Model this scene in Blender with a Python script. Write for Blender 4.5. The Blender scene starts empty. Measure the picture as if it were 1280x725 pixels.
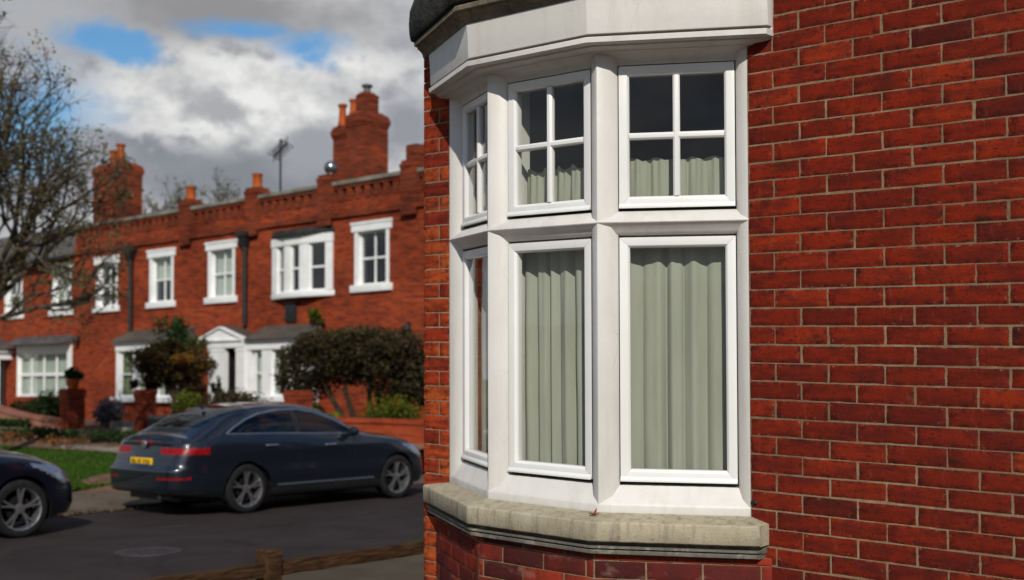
import bpy, bmesh, math, random
from mathutils import Vector, Matrix, noise
random.seed(7)
scene = bpy.context.scene
COL = scene.collection
PI = math.pi

# ---------------------------------------------------------------- camera numbers and the hillside
YAW, PITCH, ROLL, FPX = math.radians(41.236), math.radians(1.818), math.radians(-.137), 1508.77
CAM = (2.56, -4.41, 1.75)
FD = (-math.sin(YAW), math.cos(YAW))
SLOPE = .0461
def SH(x, y):
    """height of the gently falling hillside the street stands on"""
    return -SLOPE * ((x - CAM[0]) * FD[0] + (y - CAM[1]) * FD[1])

SUN_EL, SUN_K = math.radians(35), .95           # sun stands over the street in front of the house
SUN_DIR = Vector((SUN_K, -1, 0)).normalized() * math.cos(SUN_EL) + Vector((0, 0, math.sin(SUN_EL)))

# ---------------------------------------------------------------- node helpers
class N:
    def __init__(s, m):
        m.use_nodes = True
        s.nt = m.node_tree; s.nt.nodes.clear()
    def n(s, t, **kw):
        nd = s.nt.nodes.new(t)
        for k, v in kw.items():
            if k == 'ins':
                for a, b in v.items():
                    if hasattr(b, 'is_output') or isinstance(b, bpy.types.NodeSocket): s.nt.links.new(b, nd.inputs[a])
                    else: nd.inputs[a].default_value = b
            else: setattr(nd, k, v)
        return nd
    def noise(s, vec, scale, detail=4, rough=.55, dist=0, out='Fac'):
        nd = s.n('ShaderNodeTexNoise', ins={'Scale': scale, 'Detail': detail, 'Roughness': rough, 'Distortion': dist})
        if vec is not None: s.nt.links.new(vec, nd.inputs['Vector'])
        return nd.outputs[out]
    def ramp(s, fac, stops, interp='LINEAR'):
        nd = s.n('ShaderNodeValToRGB'); r = nd.color_ramp; r.interpolation = interp
        while len(r.elements) < len(stops): r.elements.new(.5)
        for e, (p, c) in zip(r.elements, stops):
            e.position = p
            e.color = (c, c, c, 1) if isinstance(c, (int, float)) else (*c, 1)
        s.nt.links.new(fac, nd.inputs[0]); return nd.outputs[0]
    def math(s, op, a, b=0, c=0, clamp=False):
        nd = s.n('ShaderNodeMath', operation=op, use_clamp=clamp)
        for i, v in enumerate((a, b, c)):
            if isinstance(v, bpy.types.NodeSocket): s.nt.links.new(v, nd.inputs[i])
            else: nd.inputs[i].default_value = v
        return nd.outputs[0]
    def mix(s, fac, a, b, mode='MIX'):
        nd = s.n('ShaderNodeMix', data_type='RGBA', blend_type=mode)
        for i, v in ((0, fac), (6, a), (7, b)):
            if isinstance(v, bpy.types.NodeSocket): s.nt.links.new(v, nd.inputs[i])
            else: nd.inputs[i].default_value = v if i == 0 else (*v, 1)
        return nd.outputs[2]
    def map(s, scale=(1, 1, 1), loc=(0, 0, 0), rot=(0, 0, 0), vec=None):
        if vec is None: vec = s.n('ShaderNodeTexCoord').outputs['Object']
        nd = s.n('ShaderNodeMapping', ins={'Scale': scale, 'Location': loc, 'Rotation': rot})
        s.nt.links.new(vec, nd.inputs['Vector']); return nd.outputs[0]
    def attr(s, name, out='Fac'):
        return s.n('ShaderNodeAttribute', attribute_name=name).outputs[out]
    def bump(s, h, strength=.3, dist=.01):
        nd = s.n('ShaderNodeBump', ins={'Strength': strength, 'Distance': dist}); s.nt.links.new(h, nd.inputs['Height']); return nd.outputs[0]
    def out(s, sh):
        o = s.n('ShaderNodeOutputMaterial'); s.nt.links.new(sh, o.inputs[0])
    def pbr(s, color, rough=.6, normal=None, **kw):
        p = s.n('ShaderNodeBsdfPrincipled')
        for k, v in dict({'Base Color': color, 'Roughness': rough}, **kw).items():
            k = k.replace('_', ' ')
            if isinstance(v, bpy.types.NodeSocket): s.nt.links.new(v, p.inputs[k])
            else: p.inputs[k].default_value = (*v, 1) if isinstance(v, tuple) and len(v) == 3 else v
        if normal is not None: s.nt.links.new(normal, p.inputs['Normal'])
        s.out(p.outputs[0]); return p
MATS = {}
def mat(name):
    m = bpy.data.materials.new(name); MATS[name] = m; return m, N(m)
def simple(name, c1, c2, scale=4, rough=.6, bump=.15, bd=.01, detail=5, lo=.35, hi=.65, sc3=(1, 1, 1), **kw):
    """two-tone noise material"""
    m, t = mat(name); v = t.map(sc3)
    f = t.noise(v, scale, detail)
    c = t.ramp(f, [(lo, c1), (hi, c2)])
    nb = t.bump(t.noise(v, scale * 6, 3), bump, bd) if bump else None
    if rough >= .7 and 'Specular_IOR_Level' not in kw: kw['Specular_IOR_Level'] = .12
    t.pbr(c, rough, nb, **kw); return m

# ---------------------------------------------------------------- materials
def m_front_brick(name='red_facing_brick', warm=0):
    m, t = mat(name); v = t.map()
    tone = t.attr('tone')
    if warm: base = t.ramp(tone, [(0, (.13, .018, .009)), (.3, (.26, .028, .011)), (.6, (.36, .050, .014)), (1, (.46, .095, .022))])
    else: base = t.ramp(tone, [(0, (.050, .011, .008)), (.12, (.095, .0125, .007)), (.35, (.162, .0155, .0062)), (.65, (.215, .0200, .0066)), (.88, (.285, .031, .0085)), (1, (.32, .044, .011))])
    n1 = t.noise(t.map((5, 5, 22)), 1, 5, .6, .4)
    base = t.mix(t.ramp(n1, [(.36, .72), (.56, 0)]), base, (.065, .012, .009))
    n4 = t.noise(t.map((5, 5, 19), (7, 1, 2)), 1, 5, .6, .6)
    base = t.mix(t.ramp(n4, [(.54, 0), (.78, .42)]), base, (.33, .036, .010))
    vb = t.noise(t.map((16, 16, 5), (3, 8, 2)), 1, 4, .6)
    base = t.mix(t.ramp(vb, [(.52, 0), (.72, .5)]), base, (.10, .015, .010))
    n2 = t.noise(t.map((110, 110, 130)), 1, 3, .6)
    base = t.mix(t.ramp(n2, [(.32, .95), (.385, 0)]), base, (.022, .007, .006))           # pits and soot specks
    n5 = t.noise(t.map((38, 38, 70), (0, 3, 0)), 1, 5, .7, 1.2)
    base = t.mix(t.ramp(n5, [(.33, .85), (.42, 0)]), base, (.03, .009, .008))
    n3 = t.noise(t.map((30, 30, 10), (3, 1, 2)), 1, 4, .6)
    base = t.mix(t.ramp(n3, [(.60, 0), (.80, .22)]), base, (.40, .13, .09))         # faint salts
    big = t.noise(v, .9, 3)
    base = t.mix(t.ramp(big, [(.35, .25), (.6, 0)]), base, (.06, .012, .010))
    scuff = t.noise(t.map((70, 70, 70), (1, 4, 2), (0, .7, 0)), 1, 3, .6, 2)
    base = t.mix(t.ramp(scuff, [(.72, 0), (.80, .4)]), base, (.42, .22, .14))
    blot = t.noise(t.map((4.5, 4.5, 12), (9, 2, 6)), 1, 4, .6)
    base = t.mix(t.ramp(blot, [(.61, 0), (.72, .75)]), base, (.035, .013, .008))
    e = t.attr('edge')
    em = t.math('MULTIPLY', t.ramp(e, [(.5, 0), (.95, 1)]), t.ramp(t.noise(v, 46, 4), [(.60, 0), (.70, .6)]))
    base = t.mix(em, base, (.26, .15, .095))
    ed = t.math('MULTIPLY', e, t.ramp(t.noise(v, 30, 4), [(.36, .75), (.52, .0)]))
    base = t.mix(ed, base, (.030, .009, .007))
    h = t.math('ADD', t.math('MULTIPLY', t.noise(v, 240, 4, .7), .4), t.noise(v, 40, 4, .6))
    rgh = t.ramp(t.noise(v, 40, 3), [(.3, .62), (.7, .88)])
    t.pbr(base, rgh, t.bump(h, .40, .005), Specular_IOR_Level=.05); return m
def m_mortar():
    m, t = mat('lime_mortar'); v = t.map()
    f = t.noise(v, 25, 5)
    c = t.ramp(f, [(.3, (.18, .12, .065)), (.7, (.33, .24, .145))])
    c = t.mix(t.ramp(t.noise(v, 1.7, 4), [(.42, .55), (.6, 0)]), c, (.11, .065, .042))
    t.pbr(c, .9, t.bump(t.noise(v, 160, 5), .6, .006), Specular_IOR_Level=.1); return m
def m_apron_brick():
    m, t = mat('weathered_apron_brick'); v = t.map()
    tone = t.attr('tone')
    base = t.ramp(tone, [(0, (.06, .013, .012)), (.25, (.13, .019, .014)), (.55, (.22, .025, .014)), (.85, (.29, .036, .016)), (1, (.32, .055, .024))])
    base = t.mix(t.ramp(t.noise(t.map((12, 12, 7)), 1, 5), [(.40, .55), (.56, 0)]), base, (.06, .018, .016))
    base = t.mix(t.ramp(t.noise(t.map((9, 9, 16), (2, 2, 2)), 1, 5), [(.58, 0), (.78, .42)]), base, (.36, .21, .16))
    h = t.math('ADD', t.noise(v, 200, 4), t.noise(v, 40, 4))
    t.pbr(base, .75, t.bump(h, .5, .006), Specular_IOR_Level=.08); return m
def m_paint():
    m, t = mat('white_exterior_paint'); v = t.map()
    f = t.noise(v, 2.2, 5)
    c = t.ramp(f, [(.3, (.57, .545, .50)), (.65, (.65, .625, .58))])
    c = t.mix(t.ramp(t.noise(t.map((14, 14, 1.6)), 1, 5, .6), [(.48, 0), (.75, .34)]), c, (.40, .36, .29))     # rain streaks
    c = t.mix(t.ramp(t.noise(v, 55, 4, .7), [(.66, 0), (.75, .6)]), c, (.33, .30, .24))             # dirt specks
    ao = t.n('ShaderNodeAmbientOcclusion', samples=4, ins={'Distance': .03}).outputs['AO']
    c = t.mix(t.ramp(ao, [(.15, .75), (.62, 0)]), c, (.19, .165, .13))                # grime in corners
    cr = t.n('ShaderNodeTexVoronoi', feature='DISTANCE_TO_EDGE', ins={'Scale': 9.0, 'Vector': t.mix(.12, t.map((1, 1, .45)), t.noise(v, 6, 3, out='Color'))}).outputs['Distance']
    crm = t.math('MULTIPLY', t.ramp(cr, [(.003, 1), (.010, 0)]), t.ramp(t.noise(v, 2.7, 3), [(.57, 0), (.68, .45)]))
    c = t.mix(crm, c, (.25, .22, .17))                                          # hairline cracks in places
    h = t.math('ADD', t.math('MULTIPLY', t.noise(t.map((260, 260, 30)), 1, 3), .35), t.noise(v, 38, 5))
    t.pbr(c, .42, t.bump(h, .16, .006), Specular_IOR_Level=.4); return m
def m_sash_paint():
    m, t = mat('white_sash_paint'); v = t.map()
    c = t.ramp(t.noise(v, 4, 4), [(.3, (.69, .68, .65)), (.7, (.74, .73, .70))])
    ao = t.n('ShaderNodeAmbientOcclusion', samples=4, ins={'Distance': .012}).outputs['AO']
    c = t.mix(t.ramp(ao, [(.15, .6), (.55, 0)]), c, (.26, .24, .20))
    t.pbr(c, .33, t.bump(t.noise(v, 60, 3), .05, .004)); return m
def m_stone(name='sill_stone', c1=(.31, .265, .175), c2=(.44, .385, .27), dark=(.10, .08, .05)):
    m, t = mat(name); v = t.map()
    c = t.ramp(t.noise(v, 5, 6, .65), [(.3, c1), (.7, c2)])
    c = t.mix(t.ramp(t.noise(t.map((26, 26, 4)), 1, 6, .65), [(.48, 0), (.72, .68)]), c, dark)          # run-off streaks
    c = t.mix(t.ramp(t.noise(v, 70, 5, .7), [(.57, 0), (.68, .5)]), c, (.09, .075, .05))
    c = t.mix(t.ramp(t.noise(v, 14, 5, .7), [(.56, 0), (.74, .55)]), c, (.44, .40, .31))
    h = t.math('ADD', t.noise(v, 120, 5, .7), t.noise(v, 30, 4))
    t.pbr(c, .85, t.bump(h, .32, .006)); return m
def m_glass(name='window_glass', base=.048, tint=(.93, .96, .94), gain=.85):
    m, t = mat(name)
    lw = t.n('ShaderNodeLayerWeight', ins={'Blend': .5}).outputs['Facing']
    f = t.math('ADD', t.math('MULTIPLY', t.math('POWER', lw, 4), gain), base, clamp=True)
    wob = t.bump(t.noise(t.map((1, 1, .6)), 3.5, 2), .06, .02)
    g = t.n('ShaderNodeBsdfGlossy', ins={'Roughness': .015, 'Color': (.95, .97, 1, 1), 'Normal': wob})
    tr = t.n('ShaderNodeBsdfTransparent', ins={'Color': (*tint, 1)})
    mx = t.n('ShaderNodeMixShader', ins={0: f, 1: tr.outputs[0], 2: g.outputs[0]})
    t.out(mx.outputs[0]); return m
def m_curtain(name, c1, c2):
    m, t = mat(name); v = t.map()
    c = t.ramp(t.noise(t.map((8, 8, 2)), 1, 4), [(.3, c1), (.7, c2)])
    w = t.noise(t.map((420, 420, 420)), 1, 2)
    c = t.mix(t.ramp(w, [(.35, .18), (.6, 0)]), c, tuple(x * .5 for x in c1))
    d = t.n('ShaderNodeBsdfDiffuse', ins={'Color': c, 'Normal': t.bump(w, .15, .002)})
    tl = t.n('ShaderNodeBsdfTranslucent', ins={'Color': c})
    mx = t.n('ShaderNodeMixShader', ins={0: .12, 1: d.outputs[0], 2: tl.outputs[0]})
    t.out(mx.outputs[0]); return m
def m_terrace_brick(name='terrace_brick', a=(.15, .018, .007), b=(.36, .048, .012), dk=(.065, .013, .008)):
    m, t = mat(name); 
    v = t.map((1, 1, 1))
    sp = t.n('ShaderNodeSeparateXYZ'); t.nt.links.new(v, sp.inputs[0])
    cb = t.n('ShaderNodeCombineXYZ'); t.nt.links.new(t.math('ADD', sp.outputs[0], sp.outputs[1]), cb.inputs[0]); t.nt.links.new(sp.outputs[2], cb.inputs[1])
    br = t.n('ShaderNodeTexBrick', ins={'Vector': cb.outputs[0], 'Color1': (*a, 1), 'Color2': (*b, 1), 'Mortar': (.24, .10, .055, 1), 'Scale': 1.0, 'Mortar Size': .009, 'Mortar Smooth': .2, 'Bias': .1, 'Brick Width': .234, 'Row Height': .075})
    c = br.outputs['Color']
    c = t.mix(t.ramp(t.noise(t.map((.35, .35, .8)), 1, 4), [(.36, .6), (.60, 0)]), c, dk)
    c = t.mix(t.ramp(t.noise(t.map((1.6, 1.6, 13), (1, 1, 4)), 1, 4, .6), [(.34, .6), (.50, 0)]), c, tuple(x * .8 for x in dk))
    c = t.mix(t.ramp(t.noise(t.map((1.9, 1.9, 11), (5, 3, 1)), 1, 4), [(.52, 0), (.72, .55)]), c, (.42, .066, .014))
    c = t.mix(t.ramp(t.noise(t.map((2.5, 2.5, .5), (2, 7, 1)), 1, 4), [(.58, 0), (.72, .35)]), c, (.075, .02, .012))
    t.pbr(c, .85, t.bump(br.outputs['Fac'], -.3, .01), Specular_IOR_Level=.06); return m
def m_leaf(name, stops, rough=.55, trans=.25):
    m, t = mat(name)
    c = t.ramp(t.attr('tone'), stops)
    d = t.n('ShaderNodeBsdfPrincipled', ins={'Base Color': c, 'Roughness': rough, 'Specular IOR Level': .15})
    tl = t.n('ShaderNodeBsdfTranslucent', ins={'Color': c})
    mx = t.n('ShaderNodeMixShader', ins={0: trans, 1: d.outputs[0], 2: tl.outputs[0]})
    t.out(mx.outputs[0]); return m
def m_carpaint(name, c, metallic=.4):
    m, t = mat(name)
    fl = t.noise(t.map((900, 900, 900)), 1, 1)
    cc = t.mix(t.ramp(fl, [(.4, 0), (.7, .5)]), c, tuple(min(1, x * 1.7 + .001) for x in c))
    wob = t.bump(t.noise(t.map(), 9, 2), .01, .02)
    t.pbr(cc, .32, wob, Metallic=metallic, Coat_Weight=1.0, Coat_Roughness=.05, Specular_IOR_Level=.5); return m
def m_road():
    m, t = mat('asphalt'); v = t.map()
    c = t.ramp(t.noise(v, 1.3, 6, .6), [(.3, (.026, .0195, .0185)), (.7, (.041, .033, .031))])
    c = t.mix(t.ramp(t.noise(t.map((2.2, .16, 1)), 1, 4), [(.5, 0), (.75, .5)]), c, (.036, .028, .026))
    c = t.mix(t.ramp(t.noise(v, 90, 3, .7), [(.6, 0), (.72, .6)]), c, (.050, .042, .038))
    c = t.mix(t.ramp(t.noise(v, .55, 4, .7, 1.5), [(.60, 0), (.63, .35)]), c, (.014, .011, .0115))   # trench patches
    t.pbr(c, .78, t.bump(t.noise(v, 110, 3), .5, .008), Specular_IOR_Level=.12); return m
def m_lawn():
    m, t = mat('mown_lawn'); v = t.map()
    c = t.ramp(t.noise(v, 1.1, 6, .65), [(.3, (.026, .060, .004)), (.55, (.045, .10, .005)), (.75, (.065, .12, .008))])
    c = t.mix(t.ramp(t.noise(v, 28, 4, .7), [(.45, .65), (.6, 0)]), c, (.022, .045, .005))
    t.pbr(c, .9, t.bump(t.noise(v, 40, 4), 1, .05), Specular_IOR_Level=.1); return m
def m_slate(name='roof_slate', c1=(.045, .045, .048), c2=(.10, .098, .095)):
    m, t = mat(name)
    sp = t.n('ShaderNodeSeparateXYZ'); t.nt.links.new(t.map(), sp.inputs[0])
    cb = t.n('ShaderNodeCombineXYZ'); t.nt.links.new(sp.outputs[0], cb.inputs[0]); t.nt.links.new(t.math('ADD', sp.outputs[1], sp.outputs[2]), cb.inputs[1])
    br = t.n('ShaderNodeTexBrick', ins={'Vector': cb.outputs[0], 'Color1': (*c1, 1), 'Color2': (*c2, 1), 'Mortar': (.02, .02, .02, 1), 'Scale': 1, 'Mortar Size': .012, 'Brick Width': .3, 'Row Height': .22})
    c = t.mix(t.ramp(t.noise(t.map(), 1.5, 4), [(.5, 0), (.7, .5)]), br.outputs['Color'], (.11, .09, .06))
    t.pbr(c, .6, t.bump(br.outputs['Fac'], -.4, .02)); return m

BRICK, MORTAR, APRON = m_front_brick(), m_mortar(), m_apron_brick()
BRICKW = m_front_brick('orange_corner_brick', 1)
PAINT, SASH, STONE = m_paint(), m_sash_paint(), m_stone()
LEAD = simple('dark_lead_roofing', (.018, .017, .016), (.05, .047, .042), 9, .75, .6, .02)
CORNICE_STONE = m_stone('cornice_stone', (.10, .08, .055), (.23, .185, .125), (.03, .025, .02))
MOULD = m_stone('moulding_stone', (.07, .064, .05), (.17, .155, .12), (.02, .018, .014))
GLASS = m_glass()
FARGLASS = m_glass('far_window_glass', .06, (.90, .93, .91), .6)
CURT = m_curtain('sage_curtain_cloth', (.35, .345, .28), (.42, .415, .34))
NET = m_curtain('pale_cafe_cloth', (.34, .34, .265), (.42, .42, .33))
CREAM = m_curtain('cream_curtain_cloth', (.58, .53, .44), (.66, .61, .52))
ROOM = simple('room_plaster', (.10, .085, .065), (.13, .11, .085), 2, .9, .1)
RED_DOOR = simple('dark_door_paint', (.02, .010, .009), (.03, .014, .012), 3, .4, .05)
TBRICK = m_terrace_brick()
TBRICK2 = m_terrace_brick('chimney_brick', (.10, .016, .008), (.20, .028, .011), (.04, .011, .008))
PIERBRICK = m_terrace_brick('pier_brick', (.17, .024, .012), (.30, .036, .014), (.06, .012, .009))
WALLBRICK = m_terrace_brick('garden_wall_brick', (.28, .04, .014), (.44, .062, .018), (.15, .022, .010))
PINKBRICK = m_terrace_brick('pale_pink_brick', (.28, .13, .09), (.36, .18, .13), (.16, .08, .06))
WHITE = simple('terrace_white_paint', (.72, .72, .70), (.82, .82, .80), 3, .45, .05)
COPING = simple('coping_stone', (.12, .105, .085), (.25, .225, .18), 2, .85, .3)
SLATE = m_slate()
SLATE_BROWN = m_slate('mossy_slate', (.05, .043, .034), (.095, .08, .06))
POT = simple('terracotta_pot', (.26, .050, .012), (.38, .085, .018), 5, .7, .2)
IRON = simple('black_iron', (.010, .010, .011), (.02, .02, .02), 5, .45, .1)
BLIND = simple('pale_window_blind', (.54, .56, .51), (.63, .65, .59), 2, .8, 0)
OLIVE = simple('olive_drape', (.25, .25, .14), (.34, .34, .2), 2, .8, 0)
DARK = simple('dark_interior', (.008, .007, .006), (.014, .012, .01), 2, .9, 0)
ROAD, LAWN = m_road(), m_lawn()
PAVE = simple('pavement_slabs', (.085, .064, .045), (.135, .105, .076), 1.6, .85, .3, .01)
PAVE2 = simple('near_pavement', (.062, .047, .031), (.098, .077, .053), 1.2, .85, .35, .01)
KERB = simple('kerb_granite', (.065, .053, .042), (.11, .09, .072), 4, .8, .4)
PATH = simple('garden_path_gravel', (.14, .10, .062), (.22, .16, .10), 2, .9, .5, .02)
SOIL = simple('bare_earth', (.10, .055, .032), (.19, .11, .072), 3, .95, .6, .03)
GROUND = simple('rough_grass_ground', (.04, .06, .012), (.07, .085, .02), 1.5, .95, .4, .03)
WOOD = simple('weathered_timber', (.024, .013, .007), (.095, .048, .020), 2.2, .75, .8, .012, 6, .35, .68, (22, 3, 22))
BARK = simple('tree_bark', (.042, .033, .024), (.12, .092, .064), 14, .9, .6, .02)
BARKD = simple('dark_tree_bark', (.018, .013, .009), (.05, .036, .024), 14, .9, .6, .02)
TYRE = simple('tyre_rubber', (.010, .010, .010), (.018, .018, .018), 20, .8, .2)
ALLOY = simple('alloy_rim', (.40, .40, .41), (.52, .52, .53), 5, .30, 0, Metallic=.9)
DARKALLOY = simple('dark_wheel_well', (.006, .006, .006), (.01, .01, .01), 5, .7, 0)
CHROME = simple('chrome_trim', (.42, .46, .54), (.50, .54, .62), 5, .25, 0, Metallic=.9)
BLACKTRIM = simple('black_plastic', (.008, .008, .009), (.014, .014, .015), 6, .5, 0)
REDLENS = simple('red_lamp_lens', (.12, .0015, .002), (.30, .004, .005), 34, .35, 0, Specular_IOR_Level=.25)
CLEARLENS = simple('clear_lamp_lens', (.16, .18, .23), (.30, .33, .42), 14, .18, 0, Metallic=.6, Coat_Weight=1.0)
PLATE = simple('yellow_plate', (.72, .42, .008), (.78, .47, .010), 3, .4, 0)
SEATMAT = simple('seat_cloth', (.05, .05, .05), (.09, .09, .085), 6, .8, .1)
CARNAVY = m_carpaint('navy_car_paint', (.0055, .0085, .0145), .25)
CARBLACK = m_carpaint('midnight_car_paint', (.0025, .0035, .010), .25)
CARGLASS = m_glass('tinted_car_glass', .05, (.26, .34, .36), .55)
RUST = simple('rusty_leaf', (.16, .022, .008), (.33, .06, .015), 40, .6, .2)
STEEL = simple('galvanised_steel', (.22, .23, .24), (.32, .33, .34), 5, .28, 0, Metallic=.9)
MANHOLE = simple('cast_iron_cover', (.022, .018, .019), (.042, .034, .035), 22, .6, .6)
LINEP = simple('worn_road_paint', (.03, .024, .022), (.085, .07, .06), 14, .8, .1)
L_BUD = m_leaf('spring_bud_leaves', [(0, (.045, .042, .014)), (.5, (.11, .098, .03)), (1, (.20, .165, .05))])
L_DARK = m_leaf('olive_dark_leaves', [(0, (.016, .014, .006)), (.5, (.046, .037, .016)), (1, (.082, .063, .026))])
L_COPPER = m_leaf('bronze_leaves', [(0, (.014, .011, .005)), (.5, (.055, .036, .010)), (1, (.17, .085, .016))])
L_ORANGE = m_leaf('orange_tip_leaves', [(0, (.10, .045, .010)), (.5, (.22, .10, .016)), (1, (.34, .16, .02))])
L_GREEN = m_leaf('dark_green_leaves', [(0, (.006, .013, .004)), (.5, (.020, .042, .009)), (1, (.052, .085, .018))])
L_LIME = m_leaf('yellow_green_leaves', [(0, (.035, .045, .005)), (.5, (.09, .11, .008)), (1, (.16, .19, .015))])
L_GREY = m_leaf('grey_lavender_leaves', [(0, (.09, .08, .085)), (.5, (.16, .145, .15)), (1, (.24, .215, .23))])
L_FAR = m_leaf('far_twigs', [(0, (.09, .09, .065)), (.5, (.16, .16, .11)), (1, (.24, .235, .16))])
L_FLOWER = m_leaf('orange_flower_petals', [(0, (.06, .035, .012)), (.5, (.20, .075, .02)), (1, (.34, .17, .05))])
L_FALLEN = m_leaf('dry_leaves', [(0, (.04, .03, .012)), (.5, (.085, .06, .025)), (1, (.17, .11, .045))])

# ---------------------------------------------------------------- mesh builder
class MB:
    def __init__(s): s.v = []; s.f = []; s.tone = None; s.edge = None
    def add(s, vs, fs):
        b = len(s.v); s.v += [tuple(p) for p in vs]; s.f += [tuple(i + b for i in f) for f in fs]; return b
    def box(s, x0, y0, z0, x1, y1, z1):
        s.add([(x0, y0, z0), (x1, y0, z0), (x1, y1, z0), (x0, y1, z0), (x0, y0, z1), (x1, y0, z1), (x1, y1, z1), (x0, y1, z1)],
              [(0, 3, 2, 1), (4, 5, 6, 7), (0, 1, 5, 4), (1, 2, 6, 5), (2, 3, 7, 6), (3, 0, 4, 7)]); return s
    def prism(s, poly, z0, z1):
        n = len(poly)
        s.add([(x, y, z0) for x, y in poly] + [(x, y, z1) for x, y in poly],
              [tuple(range(n - 1, -1, -1)), tuple(range(n, 2 * n))] + [(i, (i + 1) % n, n + (i + 1) % n, n + i) for i in range(n)]); return s
    def extrude(s, loopA, loopB, capA=True, capB=True):
        n = len(loopA)
        fs = [(i, (i + 1) % n, n + (i + 1) % n, n + i) for i in range(n)]
        if capA: fs.append(tuple(range(n - 1, -1, -1)))
        if capB: fs.append(tuple(range(n, 2 * n)))
        s.add(list(loopA) + list(loopB), fs); return s
    def sweep(s, rings, closed_profile=True, cap=True):
        n = len(rings[0]); vs = [p for r in rings for p in r]; fs = []
        for k in range(len(rings) - 1):
            for i in range(n if closed_profile else n - 1):
                j = (i + 1) % n
                fs.append((k * n + i, k * n + j, (k + 1) * n + j, (k + 1) * n + i))
        if cap:
            fs.append(tuple(range(n - 1, -1, -1))); fs.append(tuple((len(rings) - 1) * n + i for i in range(n)))
        s.add(vs, fs); return s
    def tube(s, pts, rad, seg=8, cap=True):
        pts = [Vector(p) for p in pts]
        if not isinstance(rad, (list, tuple)): rad = [rad] * len(pts)
        rings = []; ref = None
        for i, p in enumerate(pts):
            d = (pts[min(i + 1, len(pts) - 1)] - pts[max(i - 1, 0)]).normalized()
            if ref is None: ref = d.orthogonal().normalized()
            a = (ref - d * ref.dot(d)); a = a.normalized() if a.length > 1e-4 else d.orthogonal().normalized()
            ref = a; b = d.cross(a)
            rings.append([p + (a * math.cos(2 * PI * k / seg) + b * math.sin(2 * PI * k / seg)) * rad[i] for k in range(seg)])
        return s.sweep(rings, True, cap)
    def lathe(s, prof, c, axis='z', seg=24, closed=False):
        rings = []
        for k in range(seg + 1):
            a = 2 * PI * k / seg; ca, sa = math.cos(a), math.sin(a); ring = []
            for r, h in prof:
                if axis == 'z': ring.append((c[0] + r * ca, c[1] + r * sa, c[2] + h))
                elif axis == 'x': ring.append((c[0] + h, c[1] + r * ca, c[2] + r * sa))
                else: ring.append((c[0] + r * sa, c[1] + h, c[2] + r * ca))
            rings.append(ring)
        return s.sweep(rings, closed, False)
    def build(s, name, material, parent=None, flat=True, smooth=False, bevel=0, auto=None):
        """one mesh object; parts keep the origin of their thing"""
        vs = [Vector(p) for p in s.v]
        if flat: vs = [Vector((p.x, p.y, p.z + SH(p.x, p.y))) for p in vs]
        root = parent
        while root is not None and root.parent is not None: root = root.parent
        if root is not None and root.type == 'EMPTY': org = root.location.copy()
        elif root is not None: org = Vector(root['org'])
        else: org = sum(vs, Vector()) / max(1, len(vs)); org.z = min(p.z for p in vs)
        me = bpy.data.meshes.new(name)
        me.from_pydata([p - org for p in vs], [], s.f)
        if bevel or True:
            bm = bmesh.new(); bm.from_mesh(me)
            if bevel:
                es = [e for e in bm.edges if len(e.link_faces) == 2 and e.calc_face_angle(0) > .5]
                bmesh.ops.bevel(bm, geom=es, offset=bevel, segments=2, profile=.6, affect='EDGES', clamp_overlap=True)
            if s.tone is None: bmesh.ops.recalc_face_normals(bm, faces=bm.faces)
            bm.to_mesh(me); bm.free()
        if s.tone is not None:
            at = me.attributes.new('tone', 'FLOAT', 'POINT'); at.data.foreach_set('value', s.tone)
        if s.edge is not None:
            at = me.attributes.new('edge', 'FLOAT', 'POINT'); at.data.foreach_set('value', s.edge)
        if smooth or bevel:
            me.polygons.foreach_set('use_smooth', [True] * len(me.polygons))
            me.set_sharp_from_angle(angle=math.radians(auto or (40 if smooth else 50)))
        me.materials.append(material)
        o = bpy.data.objects.new(name, me); COL.objects.link(o)
        if parent is not None:
            o.parent = parent
        else:
            o.location = org; o['org'] = list(org)
        if parent is None or root.type != 'EMPTY': o['org'] = list(org)
        return o
def thing(name, label, cat, loc, flat=True, group=None):
    o = bpy.data.objects.new(name, None); COL.objects.link(o); o.empty_display_size = .2
    o.location = (loc[0], loc[1], loc[2] + (SH(loc[0], loc[1]) if flat else 0))
    o['label'] = label; o['category'] = cat
    if group: o['group'] = group
    return o
def tag(o, label, cat, group=None):
    o['label'] = label; o['category'] = cat
    if group: o['group'] = group
    return o
def struct(o): o['kind'] = 'structure'; return o

# ================================================================ FOREGROUND HOUSE
W_F, AL = .6312, math.radians(29.65)
ca, sa = math.cos(AL), math.sin(AL)
P0 = Vector((0, 0)); P1 = Vector((-W_F * ca, -W_F * sa)); P2 = Vector((P1.x - W_F, P1.y)); P3 = Vector((P2.x - W_F * ca, 0))
ARR = [P0, P1, P2, P3]
FN = [Vector((sa, -ca)), Vector((0, -1)), Vector((-sa, -ca))]          # outward normals right, middle, left facet
FA = [P1, P2, P3]                                                       # facet origin (left end)
FU = [Vector((ca, sa)), Vector((1, 0)), Vector((ca, -sa))]                # facet direction, left to right
XC = -1.915                                                              # left corner of the house
Z0 = -.55
house = thing('brick_house', 'red brick house corner in the foreground with a white three sided bay window', 'house', (-.9, 0, Z0), False)

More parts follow.
